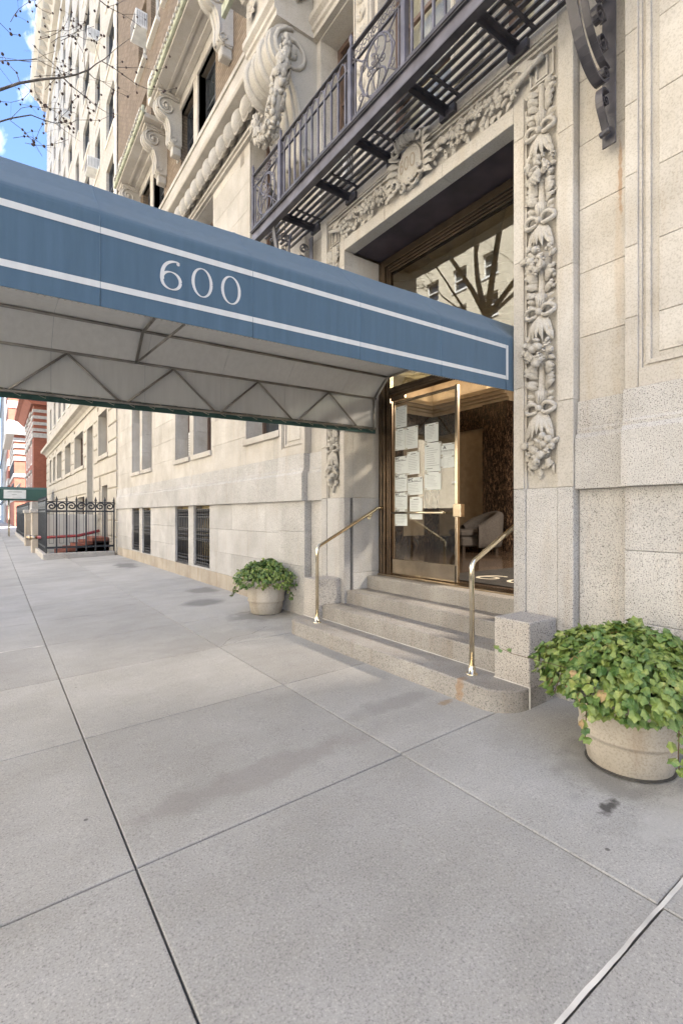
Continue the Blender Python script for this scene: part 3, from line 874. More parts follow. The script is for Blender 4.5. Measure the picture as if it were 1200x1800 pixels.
# ------------------------------------------------------------------ upper storeys
# string courses
m = MB(); m.box(XW-.06, XW+.1, 7.0, 19.5, 8.2, 8.30); m.build('architrave', M['limestone'], B)
m = MB(); m.box(XW-.10, XW+.1, 7.0, 19.5, 8.255, 8.30); m.build('architrave_fillet', M['limestone'], B)
m = MB(); m.prism([(XW+.1, 8.30), (XW-.06, 8.30), (XW-.05, 8.36), (XW-.04, 8.6), (XW-.06, 8.80), (XW-.10, 8.84), (XW+.1, 8.84)], 7.0, 19.5); m.build('moulding_bed', M['carved'], B)
eg = MB(); eg.ball((0, 0, 0), (.15, .12, .26), 12, 8)
egm = eg.mesh('egg', M['carved'])
rim = MB()
for k in (0, 1):
    rim.tube([(-.02-.01*k+.06*abs(math.sin(t)), .155*math.cos(t)*(1+.12*k), -.27*math.sin(t)*(1+.08*k)+.03) for t in [PI*i/12 for i in range(13)]], .015+.006*k, 5)
rimm = rim.mesh('egg_shell', M['carved'])
dart = MB(); dart.prism([(-.035, .2), (.035, .2), (.012, -.1), (.04, -.14), (0, -.28), (-.04, -.14), (-.012, -.1)], -.045, .02, 'x')
dartm = dart.mesh('dart', M['carved'])
y = 7.10
tilt = R(-22)
while y < 19.4:
    link('egg', egm, B, (XW-.135, y, 8.58), (0, tilt*-1, 0)); link('egg_shell', rimm, B, (XW-.13, y, 8.575), (0, -tilt, 0)); link('dart', dartm, B, (XW-.11, y+.187, 8.57), (0, -tilt, 0)); y += .3735
m = MB(); m.prism([(XW+.1, 8.84), (XW-.30, 8.84), (XW-.32, 8.87), (XW-.32, 8.93), (XW-.28, 8.95), (XW+.1, 9.0)], 7.0, 19.5); m.build('cornice_fillet', M['limestone'], B)
ashlar(B, M['limestone'], XW+.0, 6.9, 19.5, [9.0, 9.85], 1.9, depth=.1)
m = MB(); m.box(XW-.03, XW+.1, 6.9, 19.5, 9.85, 9.95); m.build('sill_course', M['limestone'], B)
# brick storeys with window pairs
pairs = [(9.83, 10.84, 9.96, 11.40), (11.1, 12.15, 9.96, 11.40), (13.6, 14.6, 9.96, 11.40), (14.9, 15.9, 9.96, 11.40)]
upw = []
for z0, z1 in ((12.2, 14.3), (15.3, 17.2), (18.2, 20.1), (21.1, 23.0), (24.0, 25.9)):
    for a, b in ((9.9, 11.0), (12.4, 13.5), (14.05, 14.95), (15.45, 16.45)): upw.append((a, b, z0, z1))
m = MB(); grid_wall(m, XW+.03, XW+.45, -6, 19.59, 9.0, 30, pairs+upw); m.build('brick_wall', M['brown_brick'], B)
for o in pairs:
    window(B, o[0], o[1], o[2], o[3], XW+.22, M['frame_dark'], cols=2, rows=2)
for o in upw:
    w = window(B, o[0], o[1], o[2], o[3], XW+.2, M['frame_white'], rows=2, fw=.06)
    if o[2] > 12.3:
        m = MB(); m.box(XW-.09, XW+.1, o[0]-.08, o[1]+.08, o[2]-.12, o[2], .01); m.build('window_sill', M['white_stone'], B)
for (a, b) in ((9.6, 12.4), (13.35, 16.15)):
    m = MB(); m.box(XW-.02, XW+.1, a, b, 11.40, 11.66, .01); m.build('lintel', M['limestone'], B)
for (a, b) in ((10.84, 11.1), (14.6, 14.9)):
    m = MB(); m.box(XW-.01, XW+.2, a, b, 9.95, 11.40, .01); m.build('mullion_stone', M['limestone'], B)
for yy in (12.3, 16.05):
    m = MB(); m.box(XW+.005, XW+.1, yy-.1, yy+.12, 10.3, 10.75, .01); m.build('quoin_block', M['limestone'], B)
def balc_slab(y0, y1):
    m = MB(); m.box(3.15, XW+.1, y0, y1, 11.68, 11.80, .01); m.build('balcony_slab', M['limestone'], B)
    m = MB(); m.box(3.08, 3.15, y0-.05, y1+.05, 11.72, 11.92, .015); m.build('slab_edge', M['copper_green'], B)
    m = MB(); m.box(3.40, 3.46, y0+.15, y1-.15, 11.655, 11.68); m.box(3.60, 3.72, y0+.05, y1-.05, 11.62, 11.68); m.build('slab_moulding', M['limestone'], B)
    n = int((y1-y0)/.16)
    m = MB()
    for i in range(n): m.box(3.04, 3.08, y0+.16*i+.02, y0+.16*i+.1, 11.80, 11.87)
    setp(m.build('dentil_row', M['limestone'], B), kind='stuff')
balc_slab(8.95, 12.45); balc_slab(13.1, 16.6)
for yy in (12.75,):
    m = MB(); m.box(3.2, 3.7, yy-.22, yy+.22, 11.86, 12.5, .02); m.box(3.17, 3.2, yy-.13, yy+.13, 11.98, 12.4, .01); m.build('balcony_pedestal', M['white_stone'], B)
for yy in (9.2, 16.4):
    m = MB(); m.box(3.2, 3.7, yy-.22, yy+.22, 11.93, 12.5, .02); m.build('balcony_pedestal', M['white_stone'], B)
def scroll_outline(cx, cz, R1, bx, bz_, R2, wallx, n=16):
    """S shaped bracket side: big volute at top front, small one at foot"""
    pts = [(wallx, cz+R1*1.05), (cx, cz+R1)]
    for i in range(1, n): 
        a = PI/2+PI*1.05*i/n
        pts.append((cx+R1*math.cos(a), cz+R1*math.sin(a)))
    x0, z0 = pts[-1]
    for i in range(1, 8):
        t = i/8; 
        x = x0+(bx-R2-x0)*(t**.8)+.10*(wallx-cx)*math.sin(PI*t); z = z0+(bz_-z0)*t
        pts.append((x, z))
    for i in range(0, n//2+1):
        a = PI+PI*.6*i/(n//2)
        pts.append((bx+R2*math.cos(a), bz_+R2*math.sin(a)))
    pts.append((wallx, bz_-R2*.7))
    return pts
def console(y0, y1, cx, cz, R1, bx, bz_, R2, wallx=XW+.03, flutes=3, big=False):
    o = scroll_outline(cx, cz, R1, bx, bz_, R2, wallx)
    m = MB(); m.prism(o, y0, y1)
    c = m.build('scroll_bracket', M['carved'], B)
    for yy in (y0-.006, y1+.006):
        s = MB()
        s.tube(spiral((cx, yy, cz), R1*.86, R1*.22, 1.6, PI/2), R1*.10, 6)
        s.build('volute', M['carved'], c)
        s = MB(); s.ball((cx, yy, cz), (R1*.24, R1*.16, R1*.24), 8, 5); s.build('volute_eye', M['carved'], c)
        s = MB()
        s.tube(spiral((bx, yy, bz_), R2*.8, R2*.2, 1.2, -PI/2, sgn=-1), R2*.12, 5); s.build('volute', M['carved'], c)
        s = MB()
        s.tube([(p[0]+(.07*R1), yy, p[1]) for p in o[len(o)//2:len(o)-8]], R1*.07, 5); s.build('edge_bead', M['carved'], c)
    inner = o[2:-6]
    for k in range(flutes):
        f = MB(); yy = y0+(y1-y0)*(k+.5)/flutes
        f.tube([(p[0]+.004, yy, p[1]) for p in inner], (y1-y0)/flutes*(.30 if k % 2 else .18), 6)
        f.build('flute', M['carved'], c)
    return c
for yy in (9.05, 12.2, 13.45, 16.3):
    console(yy-.14, yy+.14, 3.42, 11.35, .24, 3.60, 10.62, .12, flutes=2)
    m = MB(); m.box(3.2, XW+.03, yy-.2, yy+.2, 11.60, 11.66, .01); m.box(3.26, XW+.03, yy-.17, yy+.17, 11.61-.06, 11.60, .0); m.build('bracket_cap', M['limestone'], B)
    m = MB(); m.box(3.56, XW+.03, yy-.10, yy+.10, 10.30, 10.50, .02); m.box(3.60, XW+.03, yy-.13, yy+.13, 10.49, 10.53, .01); m.build('bracket_drop', M['carved'], B)
m = MB(); m.box(XW+.46, 14, -6, 19.59, 8.4, 30); m.box(XW+.46, 14, -60, -6.01, -.2, 30); m.box(XW+.46, 14, 10.2, 19.5, -.2, 8.39)  # unseen bulk; the run past the near end is added to block the sun
m.box(12.2, 14, -6, 10.2, -.2, 8.4); m.box(XW+.45, 12.2, -6, 10.2, 5.62, 8.4)
m.build('building_mass', M['brown_brick'], B)
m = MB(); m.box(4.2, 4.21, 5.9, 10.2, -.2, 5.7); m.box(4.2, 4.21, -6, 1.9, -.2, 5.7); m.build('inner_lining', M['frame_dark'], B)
# bay above the door: openings, pilasters, consoles, entablature
bay = [(4.97, 5.74, 5.70, 8.13), (3.36, 4.50, 5.70, 8.13), (2.12, 2.89, 5.70, 8.13)]
m = MB(); grid_wall(m, XW-.02, XW+.40, .9, 6.95, 5.75, 8.25, bay); m.build('bay_wall', M['limestone'], B)
for i, o in enumerate(bay):
    window(B, *o, XW+.30, M['frame'], cols=1, rows=3, curtain=True, clear=True, fw=.07)
for (a, b) in ((4.50, 4.97), (2.89, 3.36)):
    m = MB(); m.box(XW-.08, XW-.02, a+.06, b-.06, 5.75, 8.2, .01); pl = m.build('bay_pilaster', M['limestone'], B)
    m = MB(); m.box(XW-.095, XW-.08, a+.09, a+.11, 5.9, 8.1); m.box(XW-.095, XW-.08, b-.11, b-.09, 5.9, 8.1)
    for i in range(10):
        zz = 6.0+.22*i
        for s_ in (-1, 1): m.leaf((XW-.085, (a+b)/2, zz), (-.15, s_*.7, .8), (-1, 0, 0), .14, .05, .2)
        m.ball((XW-.09, (a+b)/2, zz+.1), .022, 6, 4)
    setp(m.build('pilaster_carving', M['carved'], pl), kind='stuff')
for (a, b, X) in ((.9, 5.80, 3.60), (5.80, 6.72, 3.02)):
    m = MB()
    m.prism([(XW, 8.15), (X+.05, 8.15), (X+.05, 8.22), (X+.02, 8.24), (X+.02, 8.30), (X-.03, 8.34), (X-.03, 8.42), (XW, 8.42)], a, b); m.build('architrave', M['limestone'], B)
    m = MB(); m.box(X+.03, XW+.02, a+.001, b-.02, 8.42, 9.02); fz = m.build('frieze', M['carved'], B)
    m = MB(); m.prism([(XW, 9.02), (X-.02, 9.02), (X-.10, 9.12), (X-.22, 9.14), (X-.24, 9.30), (XW, 9.30)], a-.02, b+.02); m.build('crown_moulding', M['limestone'], B)
m = MB(); m.box(2.8, XW+.05, .9, 7.15, 9.30, 9.45, .01); m.build('upper_slab', M['limestone'], B)
m = MB(); m.box(2.86, 2.92, 5.6, 7.2, 9.14, 9.32); m.build('slab_edge', M['copper_green'], B)
# ------------------------------------------------------------------ carvings
def fruit(mb, c, r, rr=rnd):
    k = rr.random()
    X, Y, Z = c
    if k < .35:      # round fruit
        mb.ball(c, (r*.8, r, r), 8, 5)
    elif k < .6:     # bunch of grapes
        for i in range(9):
            a = rr.uniform(0, 2*PI); q = rr.uniform(0, .95)*r
            mb.ball((X-r*.35+q*.3, Y+q*math.cos(a), Z+q*math.sin(a)), r*.34, 6, 4)
    elif k < .8:     # rose
        mb.ball(c, (r*.6, r, r), 8, 5)
        for q in (.85, .5):
            mb.tube([(X-r*.5*(1.2-q*.6), Y+q*r*math.cos(t), Z+q*r*math.sin(t)) for t in [2*PI*i/9 for i in range(9)]], r*.14, 4, closed=True)
    else:            # pod or pear
        a = rr.uniform(0, PI); rot = Matrix.Rotation(a, 3, 'X')
        mb.ball(c, (r*.7, r*.6, r*1.2), 8, 5, rot)
def ribbon(mb, pts, w, nrm=(-1, 0, 0)):
    """flat curling band with thickness"""
    nrm = Vector(nrm); pts = [Vector(p) for p in pts]; n = len(pts); vs_ = []
    for i, p in enumerate(pts):
        t = (pts[min(i+1, n-1)]-pts[max(i-1, 0)]).normalized(); s_ = t.cross(nrm).normalized()
        ww = w*(1+.25*math.sin(i*1.4))
        vs_ += [p-s_*ww/2, p+s_*ww/2, p+s_*ww/2-nrm*.012, p-s_*ww/2-nrm*.012]
    fs_ = []
    for i in range(n-1):
        a = 4*i
        for k in range(4): fs_.append((a+k, a+(k+1) % 4, a+4+(k+1) % 4, a+4+k))
    mb.add(vs_, fs_, True)
def jamb_motif(seed):
    rr = random.Random(seed); out = {}
    # local: y across +-.135, z relative to the bow, relief towards -x from 0
    m = MB()
    for s_ in (-1, 1):
        loop = [(-.025-.02*math.sin(t), s_*(.015+.085*math.sin(t/2)**1.0*1.0)*1.0, .045*math.sin(t)+.012*s_) for t in [2*PI*i/14 for i in range(15)]]
        loop = [(-.02-.025*abs(math.sin(t)), s_*(.012+.052*(1-math.cos(t))), .042*math.sin(t)+.01) for t in [2*PI*i/14 for i in range(15)]]
        m.tube(loop, [.013+.006*math.sin(PI*i/14) for i in range(15)], 6)
        ribbon(m, [(-.02-.012*math.sin(i*1.7), s_*(.03+.03*i*.35+.012*math.sin(i*1.9)), -.02-.045*i) for i in range(3)], .028)
    m.ball((-.04, 0, .01), (.028, .026, .03), 8, 6)
    m.lathe([(.02, .03), (.045, .11), (.05, .15), (.028, .16), (.024, .36), (.03, .40)], (-.005, 0, 0), 10)
    for k in range(5):
        yy = -.036+.018*k
        m.tube([(-.045+abs(yy)*.4, yy*.5, .035), (-.05+abs(yy)*.4, yy, .16)], .007, 4)
    out['ribbon_bow'] = m
    m = MB()
    for k in range(7):
        f = (k-3)/3
        d = (-.16+.1*abs(f), f*.52, -1)
        m.leaf((-.02-.014*(1-abs(f)), f*.014, -.015), d, (-1, f*.5, 0), rr.uniform(.19, .26)-.03*abs(f), .046, .13)
        m.tube([(-.03, f*.014, -.02), (-.05+.02*abs(f), f*.05, -.1), (-.055+.03*abs(f), f*.085, -.17)], .005, 4)
    for s_ in (-1, 1):
        m.leaf((-.02, s_*.05, -.13), (-.1, s_*.5, -1), (-1, s_*.5, 0), .13, .05, .25)
    out['leaf_drop'] = m
    m = MB()
    cs = []
    for k in range(13):
        t = k/12; zz = -.24-.19*t; w = .105*math.sin(PI*min(1, .25+.8*t))
        for q in range(2):
            yy = rr.uniform(-w, w)
            cs.append((-.03-.03*(1-abs(yy)/.14)-rr.uniform(0, .014), yy*1.22, zz+rr.uniform(-.01, .01)))
    for c in cs: fruit(m, c, rr.uniform(.021, .036), rr)
    for k in range(5):
        s_ = rr.choice((-1, 1)); m.leaf((-.02, s_*.06, rr.uniform(-.42, -.26)), (-.1, s_*1, rr.uniform(-.8, .6)), (-1, 0, 0), .075, .045, .3)
    m.ball((-.01, 0, -.33), (.03, .08, .09), 10, 6)
    for k in range(6):
        s_ = 1 if k % 2 else -1; m.leaf((-.015, s_*.03, -.42-.035*(k//2)), (-.15, s_*1, -.5+.5*(k//2)), (-1, 0, 0), .085, .05, .35)
    for k in range(4):
        s_ = 1 if k % 2 else -1; m.leaf((-.02, s_*.05, .06+.05*(k//2)), (-.1, s_*1, .5), (-1, 0, 0), .07, .035, .3)
    out['fruit_cluster'] = m
    m = MB()
    for s_ in (-1, 1):
        ribbon(m, [(-.012-.016*math.sin(i*1.5+seed), s_*(.055+.022*i*.5+.016*math.sin(i*1.6+seed)), -.40-.032*i) for i in range(6)], .03)
    out['ribbon_tail'] = m
    m = MB()
    for k in range(10):
        s_ = 1 if k % 2 else -1; zz = .40+.022*(k//2)*2-.18
        m.leaf((-.012, s_*.03, zz-.04), (-.2, s_*1, rr.uniform(-.4, .9)), (-1, s_*.3, 0), rr.uniform(.08, .11), .05, .35)
        m.ball((-.02, s_*rr.uniform(.06, .11), zz-.02), (.018, .018, .018), 6, 4)
    out['stem_leaf'] = m
    for mb_ in out.values(): mb_.v = [(p[0]*1.45, p[1]*1.12, p[2]) for p in mb_.v]
    return out
bows = [2.38, 3.19, 3.96, 4.72]
for sgn in (0, 1):
    yc = 2.39 if sgn == 0 else mirror(2.39)
    for i, zb in enumerate(bows):
        for nm, mb in jamb_motif(10+i+sgn*7).items():
            setp(mb.build(nm, M['carved'], B, (XW+.045, yc, zb)), kind='stuff' if nm != 'ribbon_bow' else None)
    mb = MB()
    for k in range(5): fruit(mb, (XW+.02, yc+rnd.uniform(-.03, .03), 1.93-.03*k), .024)
    setp(mb.build('fruit_cluster', M['carved'], B), kind='stuff')
# lintel garland
def garland(y0, y1, seed, thick):
    rr = random.Random(seed)
    n = int(abs(y1-y0)/.028)
    m = MB(); mnum = 0
    for i in range(n):
        t = i/n; y_ = y0+(y1-y0)*t
        w = thick(t)
        for q in range(3):
            zz = rr.uniform(-w, w)
            fruit(m, (XW+.02-.07*(1-abs(zz)/.13), y_, 5.265+zz), rr.uniform(.02, .036)*(.7+w*3), rr)
        if i % 2 == 0:
            s_ = rr.choice((-1, 1)); m.leaf((XW+.02, y_, 5.255+s_*w*.7), (-.1, rr.uniform(-.7, .7), s_), (-1, 0, 0), .10, .05, .3)
        if i % 9 == 8 or i == n-1:
            setp(m.build('fruit_garland', M['carved'], B), kind='stuff'); m = MB()
garland(2.62, 3.66, 3, lambda t: .045+.07*math.sin(PI*min(1, .15+.8*t)))
garland(5.24, 4.20, 4, lambda t: .045+.07*math.sin(PI*min(1, .15+.8*t)))
for (ya, s_) in ((2.36, 1), (5.50, -1)):
    m = MB()
    m.tube([(XW+.01, ya+.03*s_, 5.33), (XW-.02, ya, 5.33), (XW-.035, ya+.08*s_, 5.30), (XW-.03, ya+.2*s_, 5.26), (XW-.02, ya+.3*s_, 5.25)], [.02, .03, .022, .03, .045], 8)
    m.leaf((XW-.01, ya+.05*s_, 5.30), (-.1, .8*s_, .3), (-1, 0, 0), .22, .08, .2)
    m.ball((XW-.01, ya+.02*s_, 5.335), .03, 8, 5)
    m.build('garland_knot', M['carved'], B)
# cartouche
K = empty('cartouche'); K.parent = B
yc, zc = 3.93, 5.31
CX, CZ, RX, RY, RZ = XW-.03, 5.325, .06, .17, .20
m = MB(); m.ball((CX, yc, CZ), (RX, RY, RZ), 24, 16); m.build('shield', M['carved'], K)
def ring(q, x, r_, nm):
    m = MB(); m.tube([(x, yc+RY*q*math.cos(t), CZ+RZ*q*math.sin(t)) for t in [2*PI*i/30 for i in range(30)]], r_, 6, closed=True); m.build(nm, M['carved'], K)
ring(.97, CX-.012, .016, 'shield_rim'); ring(1.17, CX+.02, .026, 'shield_rim')
m = MB(); m.tube([(CX-.06, yc-.15, CZ+.20), (CX-.085, yc-.10, CZ+.235), (CX-.095, yc, CZ+.25), (CX-.085, yc+.10, CZ+.235), (CX-.06, yc+.15, CZ+.20)], [.035, .055, .062, .055, .035], 10); m.build('crest_roll', M['carved'], K)
for k in range(5):
    m = MB(); yy = yc-.10+.05*k
    m.tube([(CX-.09+.062*math.cos(t)*1.08, yy, CZ+.24+.062*math.sin(t)*1.08) for t in [2*PI*i/10 for i in range(10)]], .008, 4, closed=True); m.build('crest_ring', M['carved'], K)
for s_ in (-1, 1):
    for (dy, dz_, r0, sg) in ((.19, .20, .065, 1), (.20, -.14, .06, -1), (.08, -.225, .045, -1)):
        m = MB(); m.tube([(CX-.02-.004*i, yc+s_*(dy+r0*math.cos(i*.5)*(1-i/24)), CZ+dz_+sg*r0*math.sin(i*.5)*(1-i/24)) for i in range(22)], [.022*(1-i/40) for i in range(22)], 6); m.build('side_scroll', M['carved'], K)
    for k in range(6):
        m = MB(); m.leaf((CX+.0, yc+s_*(.17+.01*k), CZ+.15-.065*k), (-.25, s_*1, .35-.2*k), (-1, 0, .2), .17, .075, .3); m.build('acanthus_leaf', M['carved'], K)
# the console with its fruit swag
console(5.84, 6.66, 3.33, 7.82, .34, 3.58, 6.52, .15, flutes=4)
console(1.20, 2.02, 3.33, 7.82, .34, 3.58, 6.52, .15, flutes=4)
def swag(path, r0, seed, nm='fruit_swag'):
    rr = random.Random(seed)
    P_ = [Vector(p) for p in path]; out = []
    for i in range(len(P_)-1):
        p0, p1, p2, p3 = P_[max(i-1, 0)], P_[i], P_[i+1], P_[min(i+2, len(P_)-1)]
        for k in range(8):
            t = k/8
            out.append(.5*((2*p1)+(-p0+p2)*t+(2*p0-5*p1+4*p2-p3)*t*t+(-p0+3*p1-3*p2+p3)*t**3))
    n = len(out); m = MB()
    m.tube(out, [.72*r0*(.45+.55*math.sin(PI*(i+2)/(n+4))) for i in range(n)], 10)
    for i, p in enumerate(out):
        w = r0*(.45+.55*math.sin(PI*(i+2)/(n+4)))
        for q in range(7):
            d = Vector((rr.gauss(0, 1), rr.gauss(0, 1), rr.gauss(0, 1))).normalized()
            c = p+d*w*.85
            if i < n*.3 or i > n*.9: m.leaf(c, (0, rr.uniform(-.2, .2), 1 if i < n*.3 else -1), d, w*1.1, w*.7, .3)
            else: fruit(m, tuple(c), rr.uniform(.03, .055), rr)
    m.tube([p for p in out[n//2:n//2+2]], w*1.15, 10)
    setp(m.build(nm, M['carved'], B), kind='stuff')
for dy in (0, ):
    swag([(3.22, 5.80, 7.86), (3.17, 5.78, 7.55), (3.12, 5.80, 7.25), (3.12, 5.92, 7.0), (3.14, 6.15, 6.84), (3.16, 6.40, 6.92), (3.18, 6.6, 7.15), (3.2, 6.70, 7.45)], .125, 5)
m = MB()
for yy in (6.05, 6.45):
    for k in range(8):
        a = 2*PI*k/8; m.leaf((3.04, yy, 8.72), (-.2, math.cos(a), math.sin(a)), (-1, 0, 0), .16, .08, .25)
    m.ball((3.02, yy, 8.72), .05, 8, 5)
setp(m.build('frieze_rosette', M['carved'], B), kind='stuff')
m = MB()
rr = random.Random(9)
for i in range(46): fruit(m, (3.62, rr.uniform(3.2, 5.6), rr.uniform(8.5, 8.95)), rr.uniform(.03, .05), rr)
for i in range(26): m.leaf((3.62, rr.uniform(3.2, 5.6), rr.uniform(8.5, 8.95)), (-.2, rr.uniform(-1, 1), rr.uniform(-1, 1)), (-1, 0, 0), .16, .08, .3)
setp(m.build('frieze_carving', M['carved'], B), kind='stuff')
m = MB()
for i in range(14): fruit(m, (rr.uniform(3.1, 3.5), 5.79, rr.uniform(8.5, 8.95)), rr.uniform(.03, .045), rr)
for i in range(16): m.leaf((rr.uniform(3.1, 3.5), 5.785, rr.uniform(8.5, 8.95)), (rr.uniform(-1, 1), -.2, rr.uniform(-1, 1)), (0, -1, 0), .16, .08, .3)
setp(m.build('frieze_carving', M['carved'], B), kind='stuff')
m = MB()
for (y_, z_, s_) in ((8.42, 8.07, .09),):
    m.box(XW-.008, XW-.001, y_-.07, y_+.07, z_-.13, z_+.11)
    for k in range(8): m.box(XW-.014, XW-.009, y_-.055, y_+.055, z_-.11+.027*k, z_-.10+.027*k)
m.build('wall_vent', M['louver'], B)
# ------------------------------------------------------------------ lobby
def bx(name, mat, *a, parent=None, ch=0):
    m = MB(); m.box(*a, ch); return m.build(name, M[mat], parent or B)
bx('lobby_floor', 'lobby_floor', 4.48, 12.2, -1.5, 9.4, .55, .668)
bx('lobby_wall', 'lobby_wall', 4.6, 9.6, 9.2, 9.4, .668, 5.6)
bx('lobby_wall', 'lobby_wall', 12.0, 12.2, -1.5, 9.2, .668, 5.6)
bx('lobby_wall', 'lobby_wall', 9.5, 9.62, 7.45, 9.2, .668, 5.6)
bx('lobby_wall', 'lobby_wall', 4.5, 4.6, 5.22, 9.4, .55, 5.6)
bx('lobby_wall', 'lobby_wall', 4.5, 4.6, -1.5, 2.64, .55, 5.6)
bx('lobby_wall', 'lobby_wall', 4.5, 12.2, -1.6, -1.5, .55, 5.6)
bx('lobby_ceiling', 'lobby_ceiling', 4.5, 12.2, -1.5, 9.4, 5.0, 5.1)
# cornice ledge stepping round the room
for k, (d, z0, z1) in enumerate(((.10, 4.05, 4.14), (.17, 4.14, 4.20), (.26, 4.20, 4.27), (.34, 4.27, 4.36))):
    bx('cornice', 'lobby_ceiling', 4.6, 9.5, 9.2-d, 9.2, z0, z1)
    bx('cornice', 'lobby_ceiling', 9.5-d, 9.5, 6.75, 9.2-d, z0, z1)
    bx('cornice', 'lobby_ceiling', 9.5, 10.4, 6.75-d, 6.75, z0, z1)
bx('lobby_wall', 'lobby_ceiling', 9.5, 9.62, 6.75, 7.449, 4.36, 5.0)
bx('lobby_wall', 'lobby_ceiling', 9.621, 12.0, 6.0, 6.75, 4.36, 4.999)
# coffer bars on the ceiling
m = MB()
for i in range(-10, 30):
    a = i*.42
    for s_ in (1, -1):
        y0 = 2.0 if s_ == 1 else 9.2
        x0 = 4.6+a
        p = Vector((x0, y0, 4.995)); q = Vector((x0+7.2, y0+7.2*s_, 4.995))
        # clip to the room
        t0 = max(0, (4.6-x0)/7.2); t1 = min(1, (11.9-x0)/7.2)
        if t1 > t0: m.bar(p.lerp(q, t0), p.lerp(q, t1), .05, .03)
m.build('ceiling_lattice', M['lobby_ceiling'], B)
# marble piers, friezes and panels
bx('marble_pier', 'marble', 9.32, 9.9, 6.75, 7.42, .668, 4.05)
bx('marble_pier', 'marble', 9.9, 10.3, 5.95, 6.3, .668, 4.0)
bx('marble_frieze', 'marble', 4.6, 9.45, 9.14, 9.2, 3.55, 4.05)
bx('marble_frieze', 'marble', 9.44, 9.5, 7.42, 9.14, 3.55, 4.05)
bx('marble_frieze', 'marble', 4.6, 9.45, 9.14, 9.2, .668, .95)
bx('marble_frieze', 'marble', 9.44, 9.5, 7.42, 9.14, .668, .95)
for x in (6.3, 8.1, 9.2): bx('marble_pilaster', 'marble', x, x+.28, 9.10, 9.2, .668, 3.6)
bx('marble_pilaster', 'marble', 9.42, 9.5, 8.95, 9.14, .95, 3.55)
bx('marble_band', 'marble', 11.9, 12.0, 3.6, 9.2, 3.2, 3.7)
for y in (4.0, 5.2, 6.4, 7.6): bx('marble_pilaster', 'marble', 11.85, 12.0, y, y+.35, .668, 3.7)
for k in range(3): bx('lobby_stair', 'lobby_ceiling', 10.6+.3*k, 12.0, 4.0, 6.0, .668, .668+.16*(k+1))
# lamps of the lobby: warm cove light behind the cornice and an added fill lamp out of view
def area(name, loc, size, energy, color, rot=(0, 0, 0), sy=None):
    d = bpy.data.lights.new(name, 'AREA'); d.energy = energy; d.color = color; d.shape = 'RECTANGLE'; d.size = size; d.size_y = sy or size
    o = bpy.data.objects.new(name, d); col.objects.link(o); o.location = loc; o.rotation_euler = rot; return o
area('cove_light', (7.0, 8.98, 4.42), 4.6, 3.2, (1.0, .80, .56), (PI, 0, 0), .12)
area('cove_light', (9.28, 8.0, 4.42), .12, 1.6, (1.0, .80, .56), (PI, 0, 0), 2.2)
area('lobby_fill_light', (7.6, 1.2, 4.6), 1.0, 95, (1.0, .87, .72))  # added to brighten the lobby, hidden behind the near surround
cl = empty('fill_lamp', 'added square bronze fill lamp for the lobby, unseen behind the door surround', 'lamp', (7.6, 1.2, 4.65))
m = MB(); m.box(-.55, .55, -.55, .55, -.02, .34, .01); m.build('fill_lamp_frame', M['bronze'], cl)
# mat
DM = empty('door_mat', 'dark lobby door mat with the number 600 in pale letters', 'mat', (6.0, 4.1, .67))
m = MB(); m.box(-1.25, 1.2, -1.6, .5, 0, .012, .004); m.build('mat_base', M['mat'], DM)
def digit(mb, ch, x, z, h, w, place, fat=.16, thin=.05):
    """Didone-like figures as ribbons; place(u, v) -> 3D"""
    jn = [0]
    def strip(pts, ws):
        vs_ = []; jn[0] += 1
        n = len(pts)
        for i in range(n):
            a = Vector(pts[min(i+1, n-1)])-Vector(pts[max(i-1, 0)]); a.normalize(); nn = Vector((-a.y, a.x))
            for s_ in (1, -1):
                q = Vector(pts[i])+nn*s_*ws[i]/2; vs_.append(place(x+q.x*w, z+q.y*h, jn[0]))
        mb.add(vs_, [(2*i, 2*i+1, 2*i+3, 2*i+2) for i in range(n-1)])
    if ch == '0':
        pts = [(.5+.42*math.cos(t), .5+.47*math.sin(t)) for t in [2*PI*i/32 for i in range(33)]]
        strip(pts, [thin+(fat-thin)*abs(math.cos(2*PI*i/32))**1.5 for i in range(33)])
    else:
        pts = [(.5+.40*math.cos(t), .31+.28*math.sin(t)) for t in [2*PI*i/28 for i in range(29)]]
        strip(pts, [thin+(fat-thin)*abs(math.cos(2*PI*i/28))**1.5 for i in range(29)])
        pts = []; ws = []
        for i in range(21):
            t = i/20; q = 1-t
            pts.append((.115*q**3+3*.06*q*q*t+3*.36*q*t*t+.80*t**3, .30*q**3+3*.74*q*q*t+3*.965*q*t*t+.955*t**3)); ws.append(fat*(1-t)**.8+thin*1.0)
        strip(pts, ws)
        mb_c = [(.80+.045*math.cos(t), .90+.03*math.sin(t)) for t in [2*PI*i/8 for i in range(9)]]
        strip(mb_c, [.07]*9)
m = MB()
for i, c in enumerate('600'):
    digit(m, c, 0, 0, .42, .32, (lambda k: (lambda u, v, j: (-.95+v, .15-(k*.45+u)-.05, .0135+.0006*j)))(i), .16, .10)
m.build('mat_letters', M['mat_letters'], DM)
